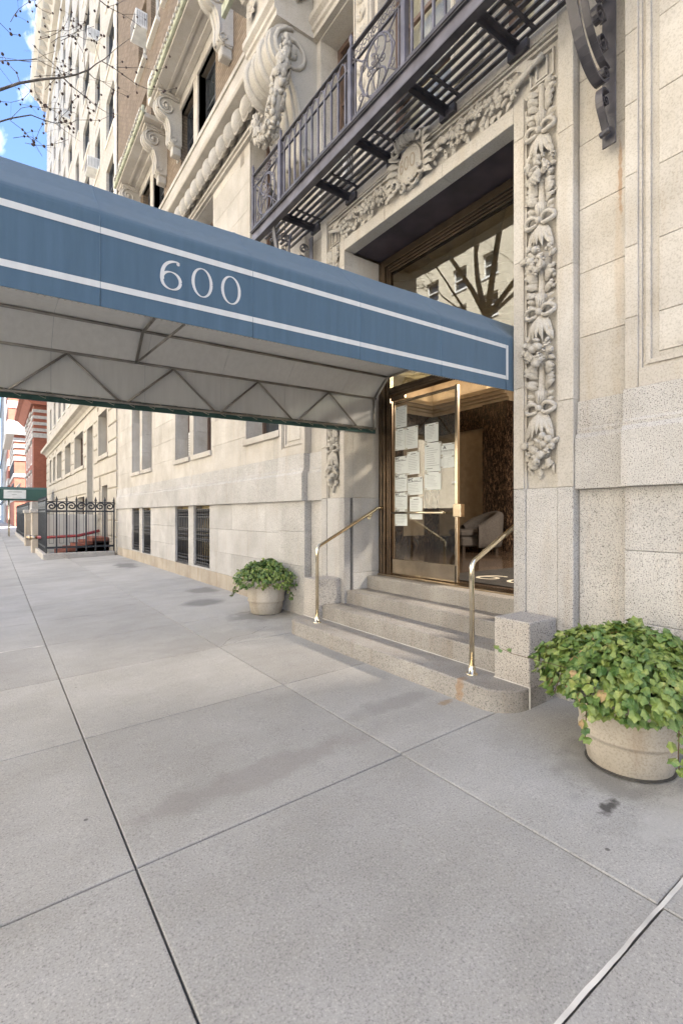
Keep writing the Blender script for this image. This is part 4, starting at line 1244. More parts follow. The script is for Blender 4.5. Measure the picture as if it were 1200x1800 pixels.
# armchair
AC = empty('armchair', 'dark grey upholstered tub armchair in the lobby behind the open doorway', 'armchair', (9.0, 7.05, .668), rz=R(150))
AC.location = (8.75, 7.15, .668)
def tub(r0, r1, z0, z1a, z1b, a0, a1, n=20):
    m = MB(); vs_ = []; fs_ = []
    for i in range(n+1):
        t = i/n; a = a0+(a1-a0)*t; zt = z1a+(z1b-z1a)*math.sin(PI*t)**.8
        c, s_ = math.cos(a), math.sin(a)
        for r_, z_ in ((r1, z0), (r1+.02, z0+.1), (r1+.05, zt-.06), (r1+.02, zt), ((r0+r1)/2, zt+.03), (r0, zt-.02), (r0-.01, zt-.08), (r0, z0)):
            vs_.append((r_*c*1.0, r_*s_*1.05, z_))
    for i in range(n):
        for k in range(8):
            fs_.append((i*8+k, i*8+(k+1) % 8, (i+1)*8+(k+1) % 8, (i+1)*8+k))
    fs_ += [tuple(range(8)), tuple(range(n*8, n*8+8))[::-1]]
    m.add(vs_, fs_, True); return m
tub(.40, .54, .12, .56, .88, R(75), R(285)).build('backrest', M['chair_fabric'], AC)
m = MB(); m.box(-.42, .46, -.40, .40, .14, .34, .03); m.build('seat_frame', M['chair_fabric'], AC)
m = MB(); m.box(-.38, .50, -.385, .385, .342, .50, .05); m.build('seat', M['chair_fabric'], AC)
for sx in (-.33, .40):
    for sy in (-.34, .34):
        m = MB(); m.box(sx-.03, sx+.03, sy-.03, sy+.03, 0, .14); m.build('leg', M['chair_leg'], AC)

# ------------------------------------------------------------------ stoop
S = empty('entrance_steps', 'four worn granite entrance steps with rounded bottom corners and square end blocks', 'steps', (3.09, 3.93, 0)); S.location = (0, 0, 0)
def step(x0, x1, y0, y1, z0, z1, rad=0, ch=.012):
    n = 8; poly = []
    if rad:
        poly = [(x1, y0)]
        for i in range(n+1):
            a = -PI/2-PI/2*i/n; poly.append((x0+rad+rad*math.cos(a), y0+rad+rad*math.sin(a)))
        for i in range(n+1):
            a = PI-PI/2*i/n; poly.append((x0+rad+rad*math.cos(a), y1-rad+rad*math.sin(a)))
        poly.append((x1, y1))
    else: poly = [(x1, y0), (x0, y0), (x0, y1), (x1, y1)]
    cx, cy = (x0+x1)/2, (y0+y1)/2
    m = MB(); k = len(poly)
    def ins(p, d):
        return (p[0]+(d if p[0] < x1-1e-6 else 0)*(1 if p[0] < x0+.3 else 0), p[1]+(d if p[1] < y0+.26 else (-d if p[1] > y1-.26 else 0)))
    v = [(p[0], p[1], z0) for p in poly]+[(p[0], p[1], z1-ch) for p in poly]+[(*ins(p, ch*.4), z1-ch*.3) for p in poly]+[(*ins(p, ch), z1) for p in poly]
    f = []
    for r_ in range(3):
        for i in range(k): f.append((r_*k+i, r_*k+(i+1) % k, (r_+1)*k+(i+1) % k, (r_+1)*k+i)[::-1])
    f.append(tuple(3*k+i for i in range(k))[::-1])
    m.add(v, f); return m.build('step', M['step'], S)
step(3.09, 3.60, 2.24, 5.62, -.12, .155, .26)
step(3.46, 3.86, 2.575, 5.285, .10, .335)
step(3.79, 4.20, 2.653, 5.207, .30, .50)
step(4.13, 4.50, 2.653, 5.207, .46, .668)
for (a, b) in ((2.243, 2.572), (5.288, 5.617)):
    m = MB(); m.box(3.38, 3.75, a, b, -.08, .656, .008); m.build('end_block', M['granite_cool'], S)
m = MB(); m.box(3.372, 3.379, 2.24, 2.572, .152, .160); m.box(3.372, 3.379, 5.288, 5.62, .152, .16); m.box(3.37, 3.379, 2.232, 2.243, -.05, .16); m.box(3.452, 3.459, 2.575, 5.285, .154, .159); m.build('pointing', M['caulk'], S)

# ------------------------------------------------------------------ handrails
def rail(y, label, hook):
    r = empty('handrail', label, 'handrail', (3.28, y, .155), group='brass handrails')
    x0 = 3.28
    pts = [(0, 0, 0), (0, 0, .88)]
    for i in range(1, 7):
        a = i/6*R(60); pts.append((.09*(1-math.cos(a)), 0, .88+.09*math.sin(a)))
    x1, z1 = pts[-1][0], pts[-1][2]
    pts.append((.92, 0, 1.40)); 
    for i in range(1, 5):
        t = i/4; pts.append((.92+.07*t, 0, 1.40+.035*t*(2-t)*.9))
    pts.append((1.06, 0, 1.435))
    m = MB(); m.tube(pts, .0215, 14); m.build('rail', M['brass'], r)
    m = MB(); m.lathe([(0, .075), (.027, .075), (.028, .07), (.028, .012), (.048, .010), (.050, .005), (.050, 0)], (0, 0, 0), 20); m.build('base_collar', M['brass'], r)
    m = MB(); dy = hook
    m.tube([(.88, 0, 1.36), (.88, dy*.4, 1.31), (.88, dy, 1.31)], .009, 8); m.tube([(.88, dy, 1.31), (.88, dy*1.12, 1.31)], .034, 12)
    m.build('wall_bracket', M['brass'], r)
    return r
rail(5.13, 'polished brass handrail at the far end of the steps, beside the glass door', .072)
rail(2.72, 'polished brass handrail at the near end of the steps, beside the big planter', -.06)

# ------------------------------------------------------------------ canopy
CN = empty('entrance_canopy', 'long blue canvas entrance canopy with white border lines and the number 600', 'canopy', (0, 3.93, 2.5)); CN.location = (0, 0, 0)
XA, XB = -1.75, 4.26
YN, YF = 2.665, 5.195
def cz(x, z): return z+.02*x
def shell(name, mat, prof, x0, x1, nx=1, th=.006, sag=None):
    """sheet along x following the (y,z) profile, with thickness"""
    m = MB(); n = len(prof); vs_ = []
    for i in range(nx+1):
        x = x0+(x1-x0)*i/nx
        s_ = 0 if not sag else sag(x)
        for k, (y, z) in enumerate(prof):
            w = math.sin(PI*k/(n-1))
            vs_.append((x, y, cz(x, z)-s_*w))
    for i in range(nx+1):
        x = x0+(x1-x0)*i/nx
        s_ = 0 if not sag else sag(x)
        for k, (y, z) in enumerate(prof):
            a = Vector(prof[min(k+1, n-1)])-Vector(prof[max(k-1, 0)]); a.normalize(); nn = Vector((a.y, -a.x))
            w = math.sin(PI*k/(n-1))
            vs_.append((x, y+nn.x*th, cz(x, z+nn.y*th)-s_*w))
    o = (nx+1)*n; fs_ = []
    for i in range(nx):
        for k in range(n-1):
            a = i*n+k
            fs_.append((a, a+1, a+n+1, a+n)); fs_.append((o+a, o+a+n, o+a+n+1, o+a+1))
    for k in range(n-1): fs_.append((k, o+k, o+k+1, k+1)); fs_.append((nx*n+k, nx*n+k+1, o+nx*n+k+1, o+nx*n+k))
    for i in range(nx):
        fs_.append((i*n, (i+1)*n, o+(i+1)*n, o+i*n)); fs_.append((i*n+n-1, o+i*n+n-1, o+(i+1)*n+n-1, (i+1)*n+n-1))
    m.add(vs_, fs_, False); return m.build(name, mat, CN)
seams = [XA, -1.2, -.38, .432, 1.25, 2.05, 2.85, 3.66, XB]
rad = []
prof = [(YN, 2.52)]
def arc(cy, cz_, r_, a0, a1, n=3): return [(cy+r_*math.cos(R(a0+(a1-a0)*i/n)), cz_+r_*math.sin(R(a0+(a1-a0)*i/n))) for i in range(n+1)]
prof += [(YN, 2.75)]+arc(YN+.06, 2.965, .06, 180, 135)+[(YN+.14, 3.12)]+arc(YN+.30, 3.21, .06, 135, 90)+[(3.93, 3.30)]+arc(YF-.30, 3.21, .06, 90, 45)+[(YF-.14, 3.12)]+arc(YF-.06, 2.965, .06, 45, 0)+[(YF, 2.75), (YF, 2.52)]
for a, b in zip(seams, seams[1:]):
    nx = 8
    m_ = shell('canvas_panel', M['blue_canvas'], prof, a+.0008, b-.0008, nx, -.005, sag=lambda x, a=a, b=b: .006*math.sin(PI*(x-a)/(b-a)))
m = MB()
for x in seams[1:-1]:
    m.tube([(x, y-(.005 if k < 3 else 0), cz(x, z)+(.006 if 2 < k < len(prof)-3 else 0)) for k, (y, z) in enumerate(prof)], .0035, 4)
m.build('seam', M['blue_canvas'], CN)
pin = [(YN+.02, 2.545), (YN+.02, 2.97), (YN+.30, 3.235), (YF-.30, 3.235), (YF-.02, 2.97), (YF-.02, 2.60)]
for a, b in zip(seams, seams[1:]):
    shell('lining_panel', M['lining'], pin, a+.001, b-.001, 1, .003)
m = MB(); m.add([(XA, YF-.008, cz(XA, 2.52)), (XB, YF-.008, cz(XB, 2.52)), (XB, YF-.008, cz(XB, 2.60)), (XA, YF-.008, cz(XA, 2.60)), (XA, YF-.011, cz(XA, 2.52)), (XB, YF-.011, cz(XB, 2.52)), (XB, YF-.011, cz(XB, 2.60)), (XA, YF-.011, cz(XA, 2.60))], [(0, 1, 2, 3), (4, 7, 6, 5), (3, 2, 6, 7), (0, 4, 5, 1)])
m.build('hem', M['green_canvas'], CN)
# white border
def line(pts, w):
    m = MB()
    for (xa, za), (xb, zb) in zip(pts, pts[1:]):
        d = Vector((xb-xa, zb-za)).normalized(); nn = Vector((-d.y, d.x))*w/2; e = d*w/2
        a, b = Vector((xa, za))-e*(1 if len(pts) > 2 else 0), Vector((xb, zb))+e*(1 if len(pts) > 2 else 0)
        m.add([(a.x+nn.x, YN-.0075, a.y+nn.y), (a.x-nn.x, YN-.0075, a.y-nn.y), (b.x-nn.x, YN-.0075, b.y-nn.y), (b.x+nn.x, YN-.0075, b.y+nn.y)], [(0, 1, 2, 3)])
    return m
zt, zb_ = 2.895, 2.625
line([(XA+.05, cz(XA+.05, zt)), (3.655, cz(3.655, zt)+.0)], .032).build('border_line', M['white_print'], CN)
line([(XA+.05, cz(XA+.05, zb_)), (3.655, cz(3.655, zb_))], .032).build('border_line', M['white_print'], CN)
line([(3.672, cz(3.64, zb_)-.016), (3.672, cz(3.64, zt)+.016)], .034).build('border_line', M['white_print'], CN)
m = MB()
for k, c in enumerate('600'):
    x = .715+.169*k; digit(m, c, x, cz(x, 2.683), .165, .122, lambda u, v, j: (u, YN-.0068-.0006*j, v), .14, .035)
m.build('canopy_number', M['white_print'], CN)
# pipe frame
def pipe(name, pts, r_=.013):
    m = MB(); m.tube(pts, r_, 8); return m.build(name, M['pipe'], CN)
for (y, z) in ((YN+.045, 2.985), (YF-.045, 2.985), (YN+.045, 2.56), (YF-.045, 2.575), (YN+.31, 3.215), (YF-.31, 3.215)):
    pipe('frame_pipe', [(XA+.02, y, cz(XA, z)), (XB-.02, y, cz(XB, z))], .014 if z < 3 or z > 3.1 else .014)
xt = [-1.4, -.42, .558, 1.526, 2.49, 3.47]
for y in (YF-.045, YN+.045):
    for i, x in enumerate(xt):
        for s_ in (-.45, .45):
            if x+s_ < XB: pipe('truss_strut', [(x, y, cz(x, 2.975)), (x+s_, y, cz(x+s_, 2.58))], .011)
for x in (-1.6, 1.16, 4.2):
    pipe('bow_pipe', [(x, YN+.045, cz(x, 2.98)), (x, YN+.31, cz(x, 3.205)), (x, YF-.31, cz(x, 3.205)), (x, YF-.045, cz(x, 2.98))], .014)
pipe('brace_pipe', [(1.16, YF-.045, cz(1.16, 2.98)), (1.42, 4.45, cz(1.4, 3.20))], .011)
pipe('end_post', [(4.2, YF-.045, cz(4.2, 2.98)), (4.2, YF-.045, cz(4.2, 2.56))], .014)
for x in (-1.6,):
    for y in (YN+.045, YF-.045): pipe('canopy_post', [(x, y, 2.56), (x, y, zg(x))], .02)
m = MB(); x = XA+.1; k = 0; P_ = []
while x < XB-.1:
    P_.append((x, YF-.03, cz(x, 2.60+.004*math.sin(k)))); P_.append((x+.14, YF-.032, cz(x, 2.545))); P_.append((x+.145, YF-.034, cz(x, 2.61))); x += .19; k += 1
m.tube(P_, .0028, 4); m.build('lacing', M['rope'], CN)
m = MB(); x = XA+.1; P_ = []
while x < XB-.1: P_.append((x, YN+.012, cz(x, 2.52))); P_.append((x+.014, YN+.005, cz(x, 2.53))); x += .028
m.tube(P_, .003, 4); m.build('stitching', M['rope'], CN)

# ------------------------------------------------------------------ iron balcony
IB = empty('iron_balcony', 'dark wrought iron balcony with slatted floor and scrollwork railing over the entrance', 'balcony', (3.4, 3.93, 5.6)); IB.location = (0, 0, 0)
BY0, BY1 = 1.18, 6.60
XF = 3.10
def ib(name, mat='iron', **k):
    return None
m = MB(); m.box(XF-.02, XF+.06, BY0, BY1, 5.46, 5.475); m.box(XF+.02, XF+.035, BY0, BY1, 5.475, 5.60); m.box(XF-.03, XF+.06, BY0, BY1, 5.60, 5.615); m.box(XF-.04, XF+.02, BY0-.01, BY1+.01, 5.615, 5.63)
m.build('edge_beam', M['iron'], IB)
m = MB(); m.box(XF-.005, XF+.015, BY0, BY1, 5.478, 5.60); m.build('fascia', M['iron_light'], IB)
for i in range(7):
    m = MB(); x = XF+.10+.082*i; m.box(x, x+.042, BY0+.02, BY1-.02, 5.585, 5.60); m.build('floor_slat', M['iron'], IB)
for yj in (5.86, 5.02, 4.21, 3.39, 2.58, 1.8):
    m = MB(); m.box(XF+.06, 3.74, yj-.03, yj+.03, 5.565, 5.58); m.box(XF+.06, 3.74, yj+.018, yj+.03, 5.50, 5.565); m.box(3.70, 3.745, yj-.10, yj+.10, 5.49, 5.58, .004)
    for k in range(7): m.ball((XF+.12+.082*k, yj-.005, 5.562), .009, 6, 4)
    m.build('joist', M['iron'], IB)
    m = MB(); m.box(XF+.2, 3.70, yj-.19, yj-.155, 5.572, 5.583)
    for k in range(5): m.ball((XF+.26+.085*k, yj-.17, 5.571), .008, 6, 4)
    m.build('batten', M['iron'], IB)
posts = [6.58, 5.74, 4.18, 3.35, 1.95, 1.2]
def finial(x, y, z, parent, s_=1.0):
    m = MB(); m.lathe([(.0, .17*s_), (.008*s_, .16*s_), (.006*s_, .145*s_), (.02*s_, .13*s_), (.024*s_, .10*s_), (.014*s_, .05*s_), (.010*s_, .03*s_), (.02*s_, .015*s_), (.02*s_, 0)], (x, y, z), 10); return m.build('finial', M['iron_light'], parent)
for i, y in enumerate(posts):
    w = .018 if i in (0, 5) else .03
    m = MB(); m.box(XF-w, XF+w, y-w, y+w, 5.63, 6.44, .004); p = m.build('post', M['iron_light'], IB)
    finial(XF, y, 6.445, p, 1.0)
def raillen(y0, y1):
    m = MB(); m.box(XF-.022, XF+.022, y0, y1, 6.42, 6.437, .003); m.build('top_rail', M['iron'], IB)
    m = MB(); m.box(XF-.012, XF+.012, y0, y1, 6.25, 6.265); m.build('middle_rail', M['iron'], IB)
    m = MB(); m.box(XF-.016, XF+.016, y0, y1, 5.665, 5.685); m.build('bottom_rail', M['iron'], IB)
for a, b in zip(posts[::-1], posts[::-1][1:]): raillen(a+.031, b-.031)
def balusters(y0, y1, n):
    st = (y1-y0)/n
    for i in range(n):
        y = y0+st*(i+.5)
        m = MB(); m.box(XF-.011, XF+.011, y-.011, y+.011, 5.685, 6.25)
        m.tube([(XF, y+st*.5-st*.46*math.cos(t), 6.27+.13*math.sin(t)) for t in [PI*k/8 for k in range(9)]], .009, 5)
        for s_ in (-1, 1): m.tube([(XF, y+s_*.022*math.sin(t)*(1-t/9), 6.33+.045*math.cos(t)) for t in [k*.6 for k in range(8)]], .0045, 4)
        m.box(XF-.006, XF+.006, y-.006, y+.006, 6.265, 6.36)
        m.build('baluster', M['iron_light'], IB)
balusters(4.21, 5.71, 11); balusters(1.98, 3.32, 10)
def ornate(y0, y1):
    yc_ = (y0+y1)/2; h = (y1-y0)/2; t_ = lambda pts, r_=.010: m.tube(pts, r_, 5)
    m = MB()
    for y in (y0+.05, y1-.05): m.box(XF-.008, XF+.008, y-.008, y+.008, 5.685, 6.25)
    for (cz_, a, b) in ((5.97, h*.62, .27), (6.10, h*.38, .13), (5.80, h*.38, .11)):
        t_([(XF, yc_+a*math.cos(t), cz_+b*math.sin(t)) for t in [2*PI*i/24 for i in range(25)]])
    for s_ in (-1, 1):
        for (yy, zz, q) in ((.55, 6.10, .07), (.62, 5.82, .06), (.28, 5.97, .05)):
            t_(spiral((XF, yc_+s_*h*yy, zz), q, q*.2, 1.4, PI/2, axis='x', sgn=s_), .006)
        t_([(XF, yc_+s_*h*.8, 5.69), (XF, yc_+s_*h*.5, 5.8), (XF, yc_+s_*h*.72, 5.97), (XF, yc_+s_*h*.5, 6.14), (XF, yc_+s_*h*.8, 6.25)])
        t_([(XF, yc_, 5.69), (XF, yc_+s_*h*.18, 5.9), (XF, yc_, 6.1), (XF, yc_+s_*h*.1, 6.25)], .006)
    for k in range(3):
        for s_ in (-1, 1): m.leaf((XF-.01, yc_, 5.9+.08*k), (0, s_, .6), (-1, 0, 0), .08, .04, .2)
    m.build('scrollwork_panel', M['iron_light'], IB)
    m = MB(); n = 5; st = (y1-y0)/n
    for i in range(n):
        y = y0+st*(i+.5)
        for s_ in (-1, 1): m.tube(spiral((XF, y+s_*st*.22, 6.34), .05, .012, 1.3, -PI/2 if s_ > 0 else -PI/2, axis='x', sgn=s_), .005, 4)
    m.build('scroll_band', M['iron_light'], IB)
ornate(3.38, 4.15); ornate(5.77, 6.55); ornate(1.22, 1.92)
# side railing at the far end
for yy in (BY1-.02, BY0+.02):
    m = MB(); m.box(XF, 3.72, yy-.012, yy+.012, 6.42, 6.437); m.box(XF, 3.72, yy-.01, yy+.01, 6.25, 6.265); m.box(XF, 3.72, yy-.01, yy+.01, 5.665, 5.685)
    for k in range(5): m.box(3.22+.1*k, 3.235+.1*k, yy-.007, yy+.007, 5.685, 6.25)
    m.build('side_railing', M['iron_light'], IB)
def bracket(y, name='scroll_bracket'):
    m = MB(); X = XW-.012
    m.box(X, X+.014, y-.05, y+.05, 4.25, 5.5, .003)       # wall plate
    br = m.build('wall_bracket', M['iron'], IB)
    m = MB()
    def smooth(P_):
        P_ = [Vector((p[0], 0, p[1])) for p in P_]; out = []
        for i in range(len(P_)-1):
            p0, p1, p2, p3 = P_[max(i-1, 0)], P_[i], P_[i+1], P_[min(i+2, len(P_)-1)]
            for k in range(4):
                t = k/4; q = .5*((2*p1)+(-p0+p2)*t+(2*p0-5*p1+4*p2-p3)*t*t+(-p0+3*p1-3*p2+p3)*t**3); out.append((q.x, q.z))
        return out+[(P_[-1].x, P_[-1].z)]
    out = smooth([(3.14, 5.45), (3.17, 5.25), (3.22, 5.05), (3.33, 4.82), (3.47, 4.68), (3.60, 4.64), (3.68, 4.70)])
    for a, b in zip(out, out[1:]): m.bar((a[0], y, a[1]), (b[0], y, b[1]), .016, .07, (0, 1, 0))
    m.build('bracket_strap', M['iron'], br); m = MB()
    m2 = smooth([(3.42, 5.45), (3.38, 5.2), (3.46, 4.98), (3.60, 4.84), (3.71, 4.80)])
    for a, b in zip(m2, m2[1:]): m.bar((a[0], y, a[1]), (b[0], y, b[1]), .012, .05, (0, 1, 0))
    m.build('bracket_strap', M['iron'], br); m = MB()
    low_ = smooth([(3.70, 4.62), (3.61, 4.60), (3.60, 4.50), (3.66, 4.40), (3.70, 4.33)])
    for a, b in zip(low_, low_[1:]): m.bar((a[0], y, a[1]), (b[0], y, b[1]), .014, .05, (0, 1, 0))
    m.build('bracket_strap', M['iron'], br)
    for (cx, cz_, r_) in ((3.62, 4.93, .075), (3.58, 5.12, .08), (3.62, 5.30, .07), (3.30, 5.35, .07), (3.66, 4.74, .045), (3.66, 4.53, .04), (3.28, 5.14, .05)):
        m = MB()
        pts = spiral((cx, y, cz_), r_, r_*.2, 1.5, 0)
        for a, b in zip(pts, pts[1:]): m.bar(a, b, .045, .010, Vector(a)-Vector((cx, y, cz_)))
        m.build('bracket_scroll', M['iron'], br)
    m = MB(); m.tube([(3.69, y-.04, 4.33), (3.70, y+.04, 4.33)], .022, 8)
    m.build('foot_roll', M['iron'], br)
bracket(6.02); bracket(1.82)

# ------------------------------------------------------------------ notices on the door
def notice(px, label, y0, z0, w, h, kind, g):
    t = empty('notice', label, 'notice', (4.4155, y0-.002, z0), group=g)
    t.rotation_euler = (rnd.uniform(-.022, .022), 0, 0)
    m = MB(); m.box(-.0012, 0, -w, 0, 0, h); m.build('sheet', M['paper'], t)
    for (a_, b_) in ((-.02, h-.012), (-w+.02, h-.012), (-.02, .012)):
        m = MB(); m.box(-.0017, -.0013, a_-.018, a_+.018, b_-.008, b_+.008); m.build('tape', M['rope'], t)
    X = -.0018; ink = MB(); gr = MB()
    def bar(mb, u0, u1, v0, v1): mb.add([(X, -u0*w, v0*h), (X, -u1*w, v0*h), (X, -u1*w, v1*h), (X, -u0*w, v1*h)], [(0, 1, 2, 3)])
    if kind == 'NYC':
        # N Y C as strokes
        x = .05; s_ = .09; zt_, zb2 = .95, .80; th = .03
        def st(u0, v0, u1, v1, q=th):
            d = Vector((u1-u0, (v1-v0)*h/w)).normalized(); nn = Vector((-d.y, d.x))*q/2
            ink.add([(X, -(u0+nn.x)*w, v0*h+nn.y*w), (X, -(u0-nn.x)*w, v0*h-nn.y*w), (X, -(u1-nn.x)*w, v1*h-nn.y*w), (X, -(u1+nn.x)*w, v1*h+nn.y*w)], [(0, 1, 2, 3)])
        st(.06, zb2, .06, zt_); st(.06, zt_, .14, zb2); st(.14, zb2, .14, zt_)
        st(.17, zt_, .215, .875); st(.26, zt_, .215, .875); st(.215, .875, .215, zb2)
        st(.29, zb2, .29, zt_); st(.29, zt_, .37, zt_); st(.29, zb2, .37, zb2)
        bar(ink, .03, .92, .74, .765); bar(gr, .4, .7, .80, .825); bar(gr, .86, .94, .86, .96)
        for k in range(6): bar(gr, .05, .5+.4*rnd.random(), .62-.09*k, .635-.09*k)
    elif kind == 'A':
        def st(u0, v0, u1, v1, q=.04):
            d = Vector((u1-u0, (v1-v0)*h/w)).normalized(); nn = Vector((-d.y, d.x))*q/2
            ink.add([(X, -(u0+nn.x)*w, v0*h+nn.y*w), (X, -(u0-nn.x)*w, v0*h-nn.y*w), (X, -(u1-nn.x)*w, v1*h-nn.y*w), (X, -(u1+nn.x)*w, v1*h+nn.y*w)], [(0, 1, 2, 3)])
        st(.2, .55, .3, .80); st(.4, .55, .3, .80); st(.24, .64, .36, .64)
        bar(gr, .1, .8, .86, .89); bar(ink, .05, .95, .42, .45); bar(ink, .05, .95, .34, .36)
        for k in range(3): bar(gr, .1, .85, .25-.07*k, .265-.07*k)
    else:
        bar(ink, .3 if kind == 'stat' else .08, .7 if kind == 'stat' else .25, .88, .905)
        for k in range(9): bar(gr, .1, .55+.35*rnd.random(), .80-.075*k, .812-.075*k)
        if kind == 'plan': bar(ink, .1, .9, .2, .212); bar(ink, .1, .5, .1, .115)
    if ink.v: ink.build('print', M['ink'], t)
    if gr.v: gr.build('print', M['ink_grey'], t)

m = MB()
for k, c in enumerate('600'):
    def pl_(u, v, j, k=k):
        y_ = .118-(k*.084+u); z_ = v-.075
        return (CX-RX*math.sqrt(max(.05, 1-(y_/RY)**2-(z_/RZ)**2))-.002-.0008*j, yc+y_, CZ+z_)
    digit(m, c, 0, 0, .14, .068, pl_, .22, .15)
m.build('carved_number', M['mortar'], K)
G_ = 'paper notices taped inside the glass door'
for (y, z, w, h, k, lab) in (
    (4.958, 2.655, .222, .283, 'plan', 'topmost white notice at the hinge edge of the glass door'),
    (4.958, 2.355, .195, .288, 'stat', 'notice with a faint seal, below the topmost one at the door edge'),
    (4.755, 2.350, .225, .288, 'text', 'blank looking notice overlapping the one with the faint seal on its door edge side'),
    (4.960, 2.035, .235, .232, 'NYC', 'uppermost of the four NYC notices down the door edge'),
    (4.960, 1.800, .235, .228, 'NYC', 'second from the top of the four NYC notices down the door edge'),
    (4.722, 2.015, .225, .295, 'stat', 'portrait notice beside the uppermost NYC notice'),
    (4.712, 1.748, .272, .224, 'NYC', 'NYC notice standing apart beside the column of four, above the push bar'),
    (4.960, 1.569, .235, .218, 'NYC', 'third NYC notice down the door edge, crossed by the push bar'),
    (4.960, 1.345, .235, .220, 'NYC', 'lowest of the four NYC notices, below the push bar'),
    (4.677, 1.436, .228, .288, 'stat', 'portrait notice partly behind the middle of the push bar'),
    (4.405, 2.395, .228, .230, 'stat', 'highest notice in the middle of the door glass, heading in capitals'),
    (4.142, 2.200, .222, .150, 'A', 'notice with a large letter A close to the lock stile'),
    (4.142, 2.055, .222, .140, 'text', 'small notice directly under the one with the letter A'),
    (4.405, 1.805, .272, .218, 'text', 'landscape notice alone at mid height, right of the free standing NYC notice'),
    (4.405, 2.030, .272, .355, 'plan', 'large pale notice under the highest one in the middle of the glass')):
    notice(0, lab, y, z, w, h, k, G_)

# ------------------------------------------------------------------ window grilles and wall machines
def grille(o):
    y0, y1, z0, z1 = o
    g = bx('window_grille', 'iron_black', XW+.05, XW+.075, y0+.02, y0+.05, z0+.03, z1-.03)
    m = MB(); m.box(XW+.05, XW+.075, y1-.05, y1-.02, z0+.03, z1-.03)
    for zz in (z0+.03, z0+.22, z0+(z1-z0)*.42, z0+(z1-z0)*.62, z1-.24, z1-.07): m.box(XW+.052, XW+.073, y0+.05, y1-.05, zz, zz+.022)
    m.build('crossbar', M['iron_black'], g)
    n = 7; st = (y1-y0-.10)/n
    for i in range(n):
        y = y0+.05+st*(i+.5)
        m = MB(); m.tube([(XW+.062, y, z0+.05), (XW+.062, y, z1-.05)], .021, 6)
        for zz in (z0+.07, z0+.15, z0+(z1-z0)*.45, z0+(z1-z0)*.52, z0+(z1-z0)*.59, z1-.10, z1-.18): m.ball((XW+.06, y, zz), (.03, .05, .034), 6, 4)
        m.build('bar', M['iron_black'], g)
    m = MB(); m.box(XW+.02, XW+.09, y0+.02, y1-.02, z0-.01, z0+.03); m.build('grille_foot', M['iron_black'], g)
for o in gril: grille(o)
def ac(y, z, X, label, w=.55, h=.40, d=.3, mat='ac_white', g='window air conditioners'):
    t = empty('air_conditioner', label, 'air conditioner', (X, y, z), group=g)
    m = MB(); m.box(-d, .1, -w/2, w/2, 0, h, .015); m.build('casing', M[mat], t)
    m = MB()
    for k in range(9): m.box(-d-.006, -d, -w/2+.04, w/2-.04, .05+(h-.1)*k/9, .05+(h-.1)*(k+.55)/9)
    for k in range(8): m.box(-d+.04+(d-.04)*k/9, -d+.055+(d-.04)*k/9, -w/2-.005, -w/2, .06, h-.06)
    m.build('grille', M['ac_grey'], t)
    return t
ac(14.98, 2.86, 4.06, 'grey framed air conditioner on the sill of the far ground floor window pair', .4, .55, .14)
ac(11.66, 2.86, 4.0, 'pale louvred vent box leaning in the far window of the nearer ground floor pair', .3, .62, .14)
ac(5.35, 5.80, 4.0, 'white air conditioner in the narrow window behind the balcony railing', .6, .42, .36)
ac(15.7, 16.05, 3.95, 'large white air conditioner high on the brown brick wall', .7, .5, .5)
ac(15.5, 13.0, 3.95, 'white air conditioner above the far stone balcony slab', .6, .45, .45)

